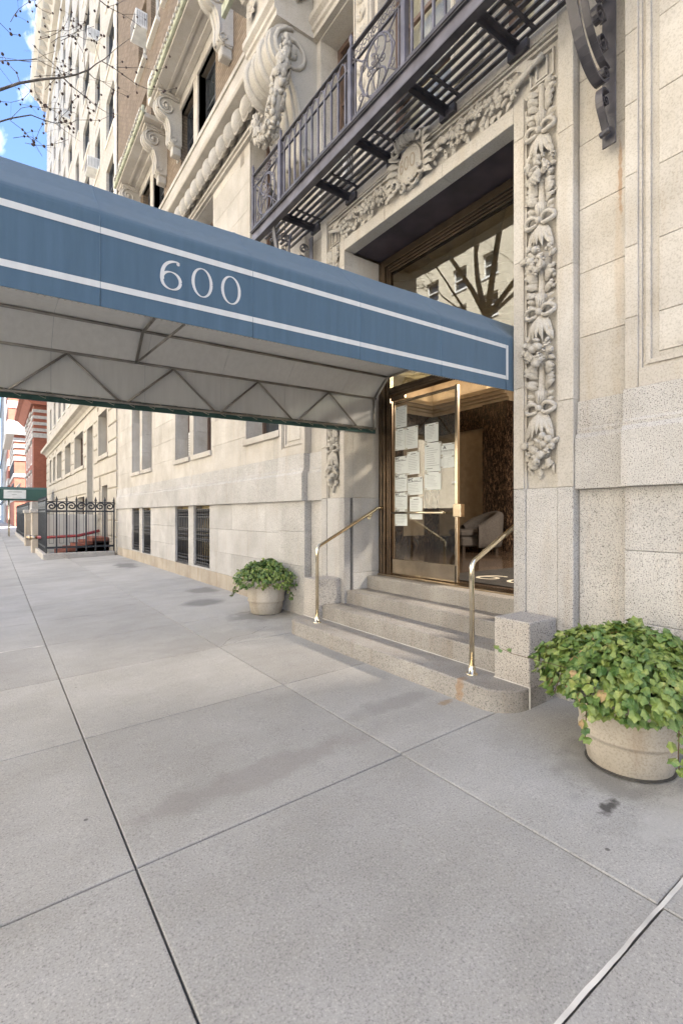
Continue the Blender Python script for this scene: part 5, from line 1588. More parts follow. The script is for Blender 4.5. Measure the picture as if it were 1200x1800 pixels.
# ------------------------------------------------------------------ planters
def planter(x, y, label, lab2, seed, near):
    z0 = zg(x)
    p = empty('flower_pot', label, 'planter', (x, y, z0), group='ivy planters')
    m = MB(); m.lathe([(0, 0), (.215, 0), (.232, .012), (.262, .16), (.270, .185), (.282, .19), (.284, .21), (.273, .222), (.295, .36), (.31, .42), (.335, .43), (.345, .455), (.345, .50), (.335, .515), (.305, .515), (.295, .48), (.29, .44), (0, .44)], n=48)
    m.build('pot_body', M['pot'], p)
    m = MB(); m.lathe([(0, .462), (.29, .455)], n=24); m.build('soil', M['soil'], p)
    if near:
        m = MB(); m.lathe([(.20, .012), (.238, .012), (.246, .004)], n=40); m.build('foot_ring', M['mortar_dark'], p)  # near-black ring round the foot of the pot
    rr = random.Random(seed)
    iv = empty('ivy_plant', lab2, 'plant', (x, y, z0+.45), group='ivy plants')
    # two templates of a lobed ivy leaf with a fold, unit size
    def leafmesh(mat, k):
        m = MB()
        ang = [-150, -118, -72, -45, 0, 45, 72, 118, 150]
        rad_ = [.46, .66, .60, .84, .66, 1.0, .66, .84, .60, .66, .46]
        pts = []
        A_ = [200, 232, 258, 300, 328, 360, 392, 420, 462, 488, 520]
        for a, r_ in zip(A_, rad_):
            a = R(a); r2 = r_*(.94+.1*math.sin(k*3+a*2))
            x_, y_ = r2*math.sin(a)*.52, r2*math.cos(a)*.55
            pts.append((x_, y_+.15, .10*math.sin(a*2+k)-.22*abs(x_)+(-.25*(y_**2))))
        m.add([(0, -.12, -.03), (0, .25, .04)]+pts, [(1, 2+i, 3+i) for i in range(10)]+[(1, 0, 2), (1, 12, 0)], False)
        return m.mesh('leaf', mat)
    lm = [leafmesh(M[q], i) for i, q in enumerate(('ivy', 'ivy', 'ivy_dark', 'ivy', 'ivy_dark', 'ivy_dry'))]
    n = 3700 if near else 2100
    S_ = 1.0 if near else .92
    leaves = []
    for i in range(n):
        a = rr.uniform(0, 2*PI); u = rr.random()
        lob = 1+.12*math.sin(a*3+seed)+.10*math.sin(a*7+seed*2)+.06*math.sin(a*11+el_*6 if False else a*11)
        el = R(-33+123*u**.82)
        shell_ = (rr.uniform(.72, 1.0)**.6 if i % 4 else rr.uniform(.5, .75))
        rx = .495*lob*S_; rz = .265*S_
        px_ = rx*math.cos(el)*math.cos(a)*shell_; py_ = rx*math.cos(el)*math.sin(a)*shell_
        pz_ = .08+rz*math.sin(el)*shell_*(1+.16*math.sin(a*4+1)+.10*math.sin(px_*19)+.08*math.sin(py_*23))
        if pz_ < 0 and math.hypot(px_, py_) < .34: continue
        if pz_ < -.02 and math.sin(a*5+seed) < -.1 and rr.random() < .75: continue
        nrm = Vector((math.cos(a)*math.cos(el), math.sin(a)*math.cos(el), max(.15, math.sin(el))+.35)).normalized()
        nrm = (nrm+Vector((rr.gauss(0, .42), rr.gauss(0, .42), rr.gauss(0, .35)))).normalized()
        dn = Vector((math.cos(a), math.sin(a), -.7+rr.gauss(0, .35)))
        leaves.append((Vector((px_, py_, pz_)), nrm, dn, (rr.uniform(.045, .085) if rr.random() < .55 else rr.uniform(.068, .092))*(1 if near else .92)))
    # trailing stems with leaves
    st = MB()
    for i in range(8 if near else 6):
        a = rr.uniform(0, 2*PI)
        if near and i < 3: a = rr.uniform(R(200), R(285))
        q = [Vector((.25*math.cos(a), .25*math.sin(a), .05))]
        L_ = rr.uniform(.35, .58)
        d = Vector((math.cos(a), math.sin(a), .35)).normalized()
        for s_ in range(9):
            d = (d+Vector((rr.gauss(0, .08), rr.gauss(0, .08), -.26))).normalized(); 
            nx_ = q[-1]+d*L_/9
            hr = math.hypot(nx_.x, nx_.y)
            if nx_.z < .02 and hr < .36: nx_.x *= .37/hr; nx_.y *= .37/hr
            if nx_.z < -.24: break
            q.append(nx_)
            if s_ > 2:
                for _ in range(2): leaves.append((q[-1]+Vector((rr.gauss(0, .02), rr.gauss(0, .02), .01)), (Vector((math.cos(a), math.sin(a), .5))+Vector((rr.gauss(0, .4), rr.gauss(0, .4), 0))).normalized(), Vector((rr.gauss(0, .5), rr.gauss(0, .5), -1)), rr.uniform(.045, .08)))
        st.tube(q, .003, 4)
    if near:
        q = [Vector((-.30, .10, .12)), Vector((-.42, .34, .16)), Vector((-.46, .50, .17)), Vector((-.44, .60, .18))]
        st.tube(q, .002, 4)
        for k_ in range(4): leaves.append((q[-1]+Vector((rr.gauss(0, .02), rr.gauss(0, .03), 0)), Vector((-.3, -.5, 1)).normalized(), Vector((-.3, 1, 0)), .05))
    # bare runners seen in the gaps
    for i in range(26 if near else 12):
        a = rr.uniform(0, 2*PI); r_ = rr.uniform(.15, .42)
        st.tube([(0, 0, 0), (r_*.5*math.cos(a), r_*.5*math.sin(a), .12), (r_*math.cos(a), r_*math.sin(a), .08), (r_*1.15*math.cos(a+.1), r_*1.15*math.sin(a+.1), -.02)], .0035, 4)
    st.build('stem', M['stem'], iv)
    wall_d = XW-.06-x
    mats_ = [None]*6; rest = [MB() for _ in lm]
    # largest-in-picture first: nearest to the camera and outermost
    def mtx(p, nrm, dn, s_):
        yv = (dn-nrm*dn.dot(nrm))
        if yv.length < 1e-3: yv = nrm.orthogonal()
        yv.normalize(); xv = yv.cross(nrm)
        Mx = Matrix((xv, yv, nrm)).transposed().to_4x4()
        return Matrix.Translation(p) @ Mx @ Matrix.Scale(s_, 4)
    leaves = [l for l in leaves if l[0].x < wall_d]
    cd = Vector((-x, -y, 1.05)).normalized()
    leaves.sort(key=lambda l: -(l[0].dot(cd)+.3*l[3]))
    for i, (p_, nrm, dn, s_) in enumerate(leaves):
        k = rr.choice((0, 0, 1, 1, 2, 3, 3, 4, 4, 5) if rr.random() < .28 else (0, 1, 2, 3, 4, 3, 2))
        if p_.z > 0.1 and k == 5 and rr.random() < .6: k = 1
        mt = mtx(p_, nrm, dn, s_)
        if near and i < 300:
            o = link('leaf', lm[k], iv); o.matrix_local = mt
        else:
            vs_ = [mt @ v.co for v in lm[k].vertices]
            rest[k].add(vs_, [tuple(f.vertices) for f in lm[k].polygons])
    mb = MB(); names = []
    big = bpy.data.meshes.new('foliage'); vv = []; ff = []; mi = []
    for k, q in enumerate(rest):
        o_ = len(vv); vv += q.v; ff += [tuple(a+o_ for a in f) for f in q.f]; mi += [k]*len(q.f)
    big.from_pydata(vv, [], ff)
    for q in ('ivy', 'ivy', 'ivy_dark', 'ivy', 'ivy_dark', 'ivy_dry'): big.materials.append(M[q])
    big.polygons.foreach_set('material_index', mi); big.update()
    setp(link('foliage', big, iv), kind='stuff')
planter(3.17, 1.42, 'round weathered cream pot by the granite wall at the near side of the steps', 'large bushy ivy spilling over the near pot, cut by the edge of the photo', 3, True)
planter(3.42, 6.80, 'round cream pot beyond the steps, against the paneled pier', 'smaller ivy mound in the far pot beyond the steps', 5, False)

# ------------------------------------------------------------------ neighbour: pale apartment house
NB = empty('neighbour_building', 'tall pale stone apartment house with banded ground floor beyond the iron fence', 'building', (3.75, 34, 0)); NB.location = (0, 0, 0)
nlow = [(21.4, 23.4, 4.0, 5.75), (27.8, 31.0, 4.0, 5.75), (32.6, 35.4, 4.0, 5.75), (37.2, 40.2, 4.0, 5.75), (41.2, 43.0, 4.0, 5.75), (44.2, 45.8, 4.0, 5.75)]
ndoor = [(24.8, 26.5, 0, 5.6), (21.6, 22.9, .0, 2.7), (27.6, 30.2, 1.2, 2.4)]
cols_ = [(20.1, 21.7), (23.15, 24.4), (26.0, 28.0), (29.5, 30.8), (32.3, 34.0), (35.5, 36.8), (38.2, 39.6), (41.5, 42.8), (44.5, 45.8)]
nup = []
for f in range(11):
    for a, b in cols_:
        z = 8.1+2.78*f-.0
        nup.append((a, b, z, z+1.72))
m = MB(); grid_wall(m, XW+.03, XW+.5, 19.6, 48.5, -.3, 6.9, nlow+ndoor); m.build('ground_wall', M['pale_stone'], NB)
m = MB(); grid_wall(m, XW+.0, XW+.5, 19.6, 48.5, 6.9, 38, nup); m.build('upper_wall', M['cream_brick'], NB)
# rusticated courses: drawn stones proud of the wall with deep joints
cz_ = [0, .62, 1.24, 1.86, 2.48, 3.10, 3.72, 4.34, 4.96, 5.58, 6.2]
for za, zb in zip(cz_, cz_[1:]):
    y = 19.62
    edges = [(19.62, 48.5)]
    for o in sorted(nlow+ndoor):
        if o[3] > za+.05 and o[2] < zb-.05:
            new = []
            for e in edges:
                if e[1] <= o[0]-.3 or e[0] >= o[1]+.3: new.append(e); continue
                if e[0] < o[0]-.3: new.append((e[0], o[0]-.28))
                if e[1] > o[1]+.3: new.append((o[1]+.28, e[1]))
            edges = new
    for a, b in edges:
        m = MB(); m.prism([(XW+.03, za+.03), (XW-.005, za+.04), (XW-.03, za+.07), (XW-.03, zb-.03), (XW-.005, zb-.005), (XW+.03, zb)], a, b)
        m.build('rusticated_band', M['pale_stone'], NB)
for o in nlow+ndoor[:1]:
    m = MB(); e = .22
    m.box(XW-.035, XW+.05, o[0]-e, o[0], o[2]-.02, o[3]+e, .01); m.box(XW-.035, XW+.05, o[1], o[1]+e, o[2]-.02, o[3]+e, .01); m.box(XW-.04, XW+.05, o[0], o[1], o[3], o[3]+e, .01)
    if o[2] > 1: m.box(XW-.07, XW+.05, o[0]-e, o[1]+e, o[2]-.2, o[2]-.02, .01)
    m.build('window_surround', M['pale_stone'], NB)
for o in nlow: window(NB, *o, XW+.32, M['frame'], cols=2, rows=2)
window(NB, 24.8, 26.5, .1, 5.6, XW+.42, M['frame'], rows=3); window(NB, 21.6, 22.9, .05, 2.7, XW+.3, M['frame'], rows=2); window(NB, 27.6, 30.2, 1.2, 2.4, XW+.3, M['frame'])
m = MB(); m.prism([(XW+.1, 6.35), (XW-.04, 6.35), (XW-.08, 6.5), (XW-.25, 6.62), (XW-.42, 6.66), (XW-.45, 6.85), (XW-.1, 6.92), (XW+.1, 6.92)], 19.62, 48.9); m.build('belt_cornice', M['pale_stone'], NB)
for o in nup:
    w = window(NB, *o, XW+.13, M['frame_dark'], fw=.06, rows=2)
for f in range(0, 11):
    for a, b in cols_:
        z = 8.1+2.78*f
        m = MB(); m.box(XW-.05, XW+.1, a-.1, b+.1, z-.14, z, .01); m.build('window_sill', M['white_stone'], NB)
for i, (c, f) in enumerate(((1, 5), (2, 7), (4, 6), (3, 8), (1, 3), (5, 5))):
    a, b = cols_[c]; z = 8.1+2.78*f
    ac((a+b)/2, z, XW+.1, ['white air conditioner in the lowest fitted window beyond the brown brick corner', 'white air conditioner jutting from a high window near the brick corner', 'white air conditioner in a middle window of the pale tower', 'air conditioner in an upper window near the cornice', 'air conditioner in a lower window behind the branches', 'air conditioner on the far side of the pale facade'][i], .75, .5, .55)
# quoins at the corner
for k in range(58):
    z = 7+.52*k; w = .55 if k % 2 else .38
    m = MB(); m.box(XW-.03, XW+.1, 19.6, 19.6+w, z, z+.49, .01); m.build('quoin', M['white_stone'], NB)
m = MB(); m.box(XW-.15, XW+.5, 19.6, 48.8, 34.2, 34.8); m.prism([(XW+.3, 36.5), (XW-.3, 36.5), (XW-.6, 37.1), (XW-1.15, 37.5), (XW-1.2, 38.2), (XW+.3, 38.4)], 19.6, 49.6); m.build('roof_cornice', M['pale_stone'], NB)
for k in range(36):
    m = MB(); m.box(XW-.9, XW, 20+.82*k, 20.3+.82*k, 36.7, 37.45); m.build('cornice_bracket', M['pale_stone'], NB)
m = MB(); m.box(XW+.5, 20, 19.6, 48.5, -.3, 38); m.build('building_mass', M['cream_brick'], NB)

# ------------------------------------------------------------------ areaway fence and what stands in it
def fence(label, a, b, g, n, top=1.98):
    """iron fence from a to b (x,y)"""
    ax, ay = a; bx_, by = b; L_ = math.hypot(bx_-ax, by-ay); ang = math.atan2(by-ay, bx_-ax)
    t = empty('iron_fence', label, 'fence', (ax, ay, .12), group=g, rz=ang)
    st = L_/n
    for za, zb in ((.17, .24), (top-.52, top-.46), (top-.17, top-.14)):
        m = MB(); m.box(0, L_, -.014, .014, za, zb); m.build('rail', M['iron_black'], t)
    for i in range(n+1):
        m = MB(); x = st*i; m.box(x-.024, x+.024, -.024, .024, -.02, top-.12)
        m.lathe([(.022, 0), (.05, .03), (.035, .05), (0, .18)], (x, 0, top-.12), 6); m.build('paling', M['iron_black'], t)
    for i in range(n):
        x = st*(i+.5); m = MB(); s_ = 1 if i % 2 else -1
        m.tube(spiral((0, 0, 0), .0, .0, 1, 0)[:2], .001, 3)
        P_ = [(x+.155*math.cos(q)*(1-q/11), 0, top-.315+.15*math.sin(q)*(1-q/11)) for q in [k*.55 for k in range(18)]]
        P_ = [(x+s_*(p[0]-x), p[1], p[2]) for p in P_]
        m.tube(P_, .027, 6); m.build('scroll', M['iron_black'], t)
        m = MB()
        for q in (-.07, .07): m.box(x+q-.006, x+q+.006, -.006, .006, .35, top-.52)
        m.box(x-.07, x+.07, -.006, .006, .35, .362); m.box(x-.07, x+.07, -.006, .006, top-.6, top-.588)
        m.build('inner_bar', M['iron_black'], t)
fence('black iron fence panel with scrolls facing the steps, ending at our wall', (1.52, 19.9), (3.70, 19.9), 'areaway fences', 7)
fence('short run of black iron fence along the sidewalk before the stone piers', (1.52, 23.3), (1.52, 20.1), 'areaway fences', 9)
fence('long run of black iron fence along the sidewalk beyond the stone piers', (1.52, 46.0), (1.52, 30.0), 'areaway fences', 40)
KB = empty('areaway_kerb', 'low granite kerb under the iron fence', 'kerb', (1.5, 19.8, 0)); KB.location = (0, 0, 0)
for (a, b, c, d) in ((1.40, 2.05, 19.72, 20.05), (2.055, 3.70, 19.72, 20.05), (1.40, 1.66, 20.055, 23.5), (1.40, 1.66, 29.8, 38), (1.40, 1.66, 38.01, 46.2)):
    m = MB(); m.box(a, b, c, d, -.2, .13, .015); m.build('kerb_stone', M['granite_cool'], KB)
for (y, lab) in ((24.0, 'near stained stone pier between the fence runs'), (29.2, 'far stained stone pier between the fence runs')):
    p = empty('stone_pier', lab, 'pier', (1.6, y, 0), group='stone piers of the fence gate')
    m = MB(); m.box(-.3, .3, -.35, .35, -.2, 1.55, .02); m.build('shaft', M['granite_base'], p)
    m = MB(); m.box(-.36, .36, -.41, .41, 1.552, 1.72, .03); m.build('cap', M['granite_cool'], p)
AW = empty('areaway_steps', 'red brick steps and back wall inside the fenced areaway', 'steps', (2.6, 21, 0)); AW.location = (0, 0, 0)
for k in range(5):
    m = MB(); m.box(2.0+.28*k, 3.7, 20.9, 22.6, -.1, .12+.12*k, .008); m.build('brick_step', M['red_brick'], AW)
m = MB(); m.box(1.75, 3.72, 23.6, 23.9, -.2, 1.5, .01); m.build('back_wall', M['white_stone'], AW)
FP = empty('standpipe', 'red painted fire pipe running behind the iron fence with a brass inlet over the sidewalk', 'pipe', (1.2, 22.4, .5)); FP.location = (0, 0, 0)
m = MB(); m.tube([(1.45, 22.6, .60), (1.6, 21.6, .62), (2.6, 20.6, .70), (3.0, 20.5, .80), (3.3, 20.45, .88)], .055, 10); m.build('pipe_run', M['red_paint'], FP)
m = MB(); m.tube([(1.10, 22.75, .58), (1.45, 22.6, .60)], [.085, .07], 12); m.tube([(1.16, 22.72, .58), (1.22, 22.70, .585)], .11, 12); m.build('inlet', M['bronze_light'], FP)

# ------------------------------------------------------------------ far street
RH = empty('red_brick_house', 'red brick corner house with white stone bands and a deep cornice far down the street', 'building', (3, 52, 0)); RH.location = (0, 0, 0)
m = MB(); m.box(2.88, 12, 50.2, 63, -.2, 11.2); m.build('wall', M['red_brick'], RH)
for z in (2.9, 8.2, 8.75, 9.3, 9.85, 10.4):
    m = MB(); m.box(2.82, 12, 50.13, 63, z, z+(.4 if z in (2.9, 8.2) else .26)); m.build('stone_band', M['far_white'], RH)
m = MB(); m.box(2.75, 12, 50.05, 63, -.2, 2.6, .02); m.build('stone_base', M['far_white'], RH)
m = MB(); m.prism([(4, 11.0), (2.7, 11.0), (2.2, 11.5), (1.9, 11.6), (1.9, 11.95), (4, 12.1)], 49.6, 63.5); m.build('cornice', M['red_brick'], RH)
for k in range(3):
    for f in range(3):
        window(RH, 52+3.5*k, 53.6+3.5*k, 3.4+2.6*f, 5.2+2.6*f, 2.87, M['frame_white'], fw=.12)
        m = MB(); m.box(2.70, 2.86, 51.7+3.5*k, 53.9+3.5*k, 5.2+2.6*f, 5.45+2.6*f); m.build('window_head', M['far_white'], RH)
m = MB(); m.box(1.9, 2.88, 52, 58, 3.2, 3.4)
for k in range(16): m.box(1.92, 2.0, 52.1+.37*k, 52.25+.37*k, 3.4, 4.1)
m.box(1.88, 2.04, 52, 58, 4.1, 4.25); m.build('stone_balcony', M['far_white'], RH)
RH2 = empty('brick_rowhouse', 'second red brick house with striped gable behind the corner house', 'building'); 
m = MB(); m.box(2.2, 12, 74, 92, -.2, 11.5); m.build('wall', M['red_brick'], RH2)
for z in (3.2, 6.2, 8.3, 9.1, 9.9, 10.7):
    m = MB(); m.box(2.1, 12, 73.9, 92, z, z+.45); m.build('stone_band', M['far_white'], RH2)
m = MB(); m.box(1.3, 5, 73.5, 92, 11.5, 12.3, .05); m.build('cornice', M['far_white'], RH2)
for k in range(5):
    for f in range(3): window(RH2, 75.5+3.2*k, 77+3.2*k, 3.6+2.8*f, 5.5+2.8*f, 2.15, M['frame_dark'], fw=.12)
TW = empty('distant_tower', 'pale high apartment tower at the far end of the street', 'building')
m = MB(); grid_wall(m, 1.8, 2.6, 112, 165, -.2, 46, [(114+3.4*i, 115.8+3.4*i, 5+3.2*j, 7+3.2*j) for i in range(15) for j in range(12)]); m.box(2.6, 20, 112, 165, -.2, 46); m.build('wall', M['cream_brick'], TW)
for i in range(15):
    for j in range(12):
        if i < 8:
            p_ = MB(); p_.box(2.3, 2.35, 114+3.4*i, 115.8+3.4*i, 5+3.2*j, 7+3.2*j); p_.build('window', M['pane'], TW)
for z in (4, 14, 28, 45.5):
    m = MB(); m.box(1.5, 3, 111.8, 165, z, z+.5); m.build('stone_band', M['far_white'], TW)
TW2 = empty('distant_brick_tower', 'slim red and cream brick tower between the brick house and the sky', 'building')
m = MB(); m.box(2.0, 14, 94, 108, -.2, 24); m.build('wall', M['red_brick'], TW2)
for j in range(7):
    m = MB(); m.box(1.9, 14, 93.9, 108, 3+3.1*j, 4.1+3.1*j); m.build('stone_band', M['far_white'], TW2)
GA = empty('green_canopy', 'dark green sidewalk canopy with a white sign on its side, far down the street', 'canopy')
m = MB(); m.prism([(42.0, 2.52), (42.0, 3.30), (42.25, 3.46), (43.85, 3.46), (44.1, 3.30), (44.1, 2.52), (44.08, 2.52), (44.08, 3.28), (42.02, 3.28), (42.02, 2.52)], -1.8, 3.25, 'x'); m.build('canvas', M['green_canvas'], GA)
m = MB(); m.box(.62, 1.95, 41.96, 41.985, 2.62, 3.24); sg = m.build('sign', M['sign_white'], GA)
m = MB(); m.box(.85, 1.70, 41.95, 41.958, 3.07, 3.13); m.box(1.1, 1.4, 41.95, 41.958, 2.88, 2.92); m.box(1.2, 1.7, 41.95, 41.958, 2.70, 2.72); m.build('print', M['ink_grey'], sg)
for x in (.95, -1.5):
    for y in (42.1, 44.0):
        m = MB(); m.tube([(x, y, -.15), (x, y, 2.6)], .035, 8); m.build('canopy_post', M['brass'], GA)
m = MB()
rr = random.Random(4)
for i in range(500):
    c = Vector((rr.uniform(2.2, 3.0), rr.uniform(46.5, 49.5), rr.uniform(.5, 1.6)))
    m.leaf(c, (rr.gauss(0, 1), rr.gauss(0, 1), rr.gauss(0, .6)), (rr.gauss(0, .5), -1, .6), .16, .10, .2)
HD = empty('potted_shrub', 'green shrub in a brown tub beside the door under the green canopy', 'plant')
setp(m.build('foliage', M['leaf_far'], HD), kind='stuff')
m = MB(); m.lathe([(0, -.1), (.5, -.1), (.6, .6), (.0, .6)], (2.6, 48, 0), 16); m.build('tub', M['wood'], HD)

# ------------------------------------------------------------------ person far down the pavement
def skin_obj(name, verts, edges, radii, mat, parent, root=0, sub=2):
    me = bpy.data.meshes.new(name); me.from_pydata(verts, edges, [])
    o = link(name, me, parent); me.materials.append(mat)
    md = o.modifiers.new('skin', 'SKIN'); me.skin_vertices[0]
    for i, r_ in enumerate(radii): me.skin_vertices[0].data[i].radius = (r_, r_) if not isinstance(r_, tuple) else r_
    me.skin_vertices[0].data[root].use_root = True
    s_ = o.modifiers.new('sub', 'SUBSURF'); s_.levels = sub; s_.render_levels = sub
    md.use_smooth_shade = True
    return o
M['coat'] = simple('dark_coat', (.035, .035, .045), .85, noise=.1)
M['skin'] = simple('skin', (.45, .27, .19), .55, noise=.04)
M['trousers'] = simple('dark_trousers', (.03, .03, .035), .85)
M['hair'] = simple('hair', (.03, .02, .015), .6)
PE = empty('person', 'person in a dark coat walking away under the green canopy', 'person', (.17, 52.5, -.12))
bv = [(0, 0, .95), (0, 0, 1.15), (0, 0, 1.38), (0, 0, 1.50), (0, 0, 1.60), (0, -.01, 1.68),
      (-.10, 0, .90), (-.11, .18, .52), (-.11, .12, .10), (-.11, .24, .04), (.10, 0, .90), (.11, -.06, .50), (.11, -.34, .14), (.11, -.26, .04),
      (-.19, 0, 1.40), (-.25, -.10, 1.15), (-.24, .04, .92), (-.24, .08, .84), (.19, 0, 1.40), (.25, .08, 1.15), (.24, .2, .96), (.24, .24, .88)]
be = [(0, 1), (1, 2), (2, 3), (3, 4), (4, 5), (0, 6), (6, 7), (7, 8), (8, 9), (0, 10), (10, 11), (11, 12), (12, 13), (2, 14), (14, 15), (15, 16), (16, 17), (2, 18), (18, 19), (19, 20), (20, 21)]
br_ = [.14, .13, .15, .055, .095, .085, .10, .07, .045, .035, .10, .07, .045, .035, .065, .048, .035, .03, .065, .048, .035, .03]
skin_obj('body', bv, be, br_, M['skin'], PE)
skin_obj('coat', [(0, 0, .78), (0, 0, .98), (0, 0, 1.2), (0, 0, 1.41), (-.2, 0, 1.41), (-.26, -.10, 1.15), (-.25, .03, .93), (.2, 0, 1.41), (.26, .08, 1.15), (.25, .18, .97)], [(0, 1), (1, 2), (2, 3), (3, 4), (4, 5), (5, 6), (3, 7), (7, 8), (8, 9)], [.20, .175, .165, .15, .08, .065, .055, .08, .065, .055], M['coat'], PE, 1)
skin_obj('trousers', [(0, 0, .92), (-.10, 0, .88), (-.11, .18, .52), (-.11, .12, .12), (.10, 0, .88), (.11, -.06, .50), (.11, -.33, .15)], [(0, 1), (1, 2), (2, 3), (0, 4), (4, 5), (5, 6)], [.14, .11, .082, .06, .11, .082, .06], M['trousers'], PE)
m = MB(); m.ball((0, -.015, 1.67), (.10, .115, .12), 12, 8); m.build('hair', M['hair'], PE)

# ------------------------------------------------------------------ street tree (plane tree, bare, with seed balls)
T = empty('street_tree', 'bare plane tree at the kerb, its seed ball twigs reaching in top left', 'tree', (-1.55, 8.2, -.2))
T.location = (0, 0, 0)
rt = random.Random(21)
tm = MB(); balls = MB()
def branch(p, d, r_, L_, depth, tw=True):
    n = 6; q = [p.copy()]; rs = [r_]
    for i in range(n):
        d = (d+Vector((rt.gauss(0, .10), rt.gauss(0, .10), rt.gauss(.03, .07)))).normalized()
        q.append(q[-1]+d*L_/n); rs.append(r_*(1-.55*(i+1)/n))
        if depth > 0 and i >= 2:
            for _ in range(1 if depth > 1 else 2):
                if rt.random() < .75:
                    dd = (d+Vector((rt.gauss(0, .65), rt.gauss(0, .65), rt.gauss(.15, .4)))).normalized()
                    branch(q[-1], dd, rs[-1]*rt.uniform(.5, .7), L_*rt.uniform(.5, .75), depth-1)
    tm.tube(q, rs, 7 if r_ > .05 else 4, cap=False)
    if depth == 0 and rt.random() < .5:
        e = q[-1]; tm.tube([e, e+Vector((0, 0, -.08))], .002, 3, cap=False); balls.ball(e+Vector((0, 0, -.09)), .016, 6, 4)
tr = MB(); P_ = [(-1.55, 8.2, -.25), (-1.56, 8.22, .4), (-1.6, 8.25, 2.5), (-1.62, 8.2, 5.2), (-1.6, 8.15, 6.6)]
tr.tube(P_, [.28, .20, .16, .13, .11], 14); tr.build('trunk', M['bark'], T)
fork = Vector(P_[-1])
for d, r_, L_ in (((-.5, .4, 1), .085, 5.5), ((-.35, -.7, 1), .075, 5.5), ((.05, .5, 1.2), .07, 5.5), ((-.05, -.15, 1.3), .09, 6), ((-.8, -.1, .7), .06, 4.5)):
    branch(fork, Vector(d).normalized(), r_, L_, 3)
def rayp(px, py, Y):
    u = (px-600)/860; v = (904-py)/860; s_, c_ = math.sin(YAW), math.cos(YAW)
    t = Y/(c_-s_*u); return Vector((t*(s_+c_*u), Y, 1.5+t*v))
def twig(pts, r0, r1, Y0, Y1):
    n = len(pts); out = [rayp(x, y, Y0+(Y1-Y0)*i/max(1, n-1)) for i, (x, y) in enumerate(pts)]
    tm.tube(out, [r0+(r1-r0)*i/max(1, n-1) for i in range(n)], 5, cap=False); return out
def start(pts, frm, r_):
    tm.tube([frm, frm.lerp(pts[0], .5)+Vector((0, .1, .15)), pts[0]], [r_*2.2, r_*1.5, r_], 6, cap=False)
a = twig([(-30, 168), (0, 158), (35, 146), (70, 140), (112, 136), (135, 131), (158, 122), (170, 112), (184, 104), (205, 85), (228, 68)], .021, .003, 8.2, 8.6); start(a, Vector((-1.6, 8.2, 6.0)), .022)
b = twig([(-30, 222), (0, 214), (20, 208), (55, 202), (75, 210), (98, 217), (115, 230), (142, 249)], .013, .002, 8.3, 8.5); start(b, Vector((-1.6, 8.2, 6.2)), .015)
extra = []
for i in range(13):
    x_, y_ = rt.uniform(-10, 130), rt.uniform(20, 260); a_ = rt.uniform(-.9, .5)
    pts_ = [(x_, y_)]
    for k in range(5): a_ += rt.gauss(0, .25); pts_.append((pts_[-1][0]+math.cos(a_)*rt.uniform(8, 20), pts_[-1][1]+math.sin(a_)*rt.uniform(8, 20)))
    extra.append((pts_, .003, 8.4))
for i, (pts, r0, Y) in enumerate(tuple(extra)+(
    ([(112, 137), (125, 150), (150, 170), (170, 187), (200, 205)], .008, 8.45), ([(152, 125), (165, 137), (180, 143), (195, 148)], .005, 8.45), ([(180, 108), (198, 118), (215, 130), (240, 148), (258, 156), (290, 160), (310, 155)], .006, 8.5),
    ([(205, 118), (222, 119), (250, 118), (276, 124), (292, 118)], .003, 8.5), ([(176, 110), (172, 95), (166, 72)], .004, 8.5), ([(150, 128), (148, 95), (133, 68), (128, 38)], .004, 8.5),
    ([(112, 137), (102, 120), (90, 108), (80, 100)], .006, 8.4), ([(98, 217), (108, 215), (125, 217), (135, 211), (160, 211), (175, 212), (200, 200)], .004, 8.5), ([(100, 217), (98, 210), (105, 198), (110, 165)], .003, 8.4),
    ([(35, 146), (30, 128), (15, 112), (5, 95)], .004, 8.3), ([(60, 141), (62, 160), (72, 180), (80, 205)], .004, 8.3), ([(40, 145), (55, 160), (40, 175), (20, 180), (0, 178)], .003, 8.3), ([(20, 208), (38, 190), (55, 187), (85, 190), (115, 192), (135, 200)], .003, 8.4),
    ([(15, 209), (40, 228), (60, 250), (75, 275)], .003, 8.3), ([(175, 0), (190, 12), (215, 25), (240, 25)], .007, 8.6), ([(190, 12), (205, 8), (230, -5)], .004, 8.6), ([(215, 25), (232, 35), (248, 48)], .004, 8.6),
    ([(60, 0), (64, 10), (75, 18), (90, 24)], .003, 8.4), ([(180, 143), (200, 158), (225, 170), (230, 165)], .003, 8.5), ([(150, 170), (155, 190), (165, 195)], .003, 8.5), ([(200, 120), (205, 140), (198, 165)], .002, 8.5),
    ([(0, 40), (20, 60), (35, 62)], .003, 8.2), ([(55, 75), (70, 92), (100, 118)], .003, 8.3))):
    q = twig(pts, r0*1.25, .0025, Y-.1, Y+.15)
    for p_ in q[1:]:
        for _ in range(2):
            if rt.random() < .6:
                d = Vector((rt.gauss(0, .10), rt.gauss(0, .10), rt.gauss(0, .10)))
                tm.tube([p_, p_+d*.6+Vector((0, 0, .01)), p_+d], .0016, 3, cap=False)
                if rt.random() < .65: balls.ball(p_+d, rt.uniform(.012, .019), 6, 4)
        if rt.random() < .5: balls.ball(p_, rt.uniform(.014, .022), 7, 5)
tm.build('branches', M['bark'], T)
setp(balls.build('seed_balls', M['twig'], T), kind='stuff')

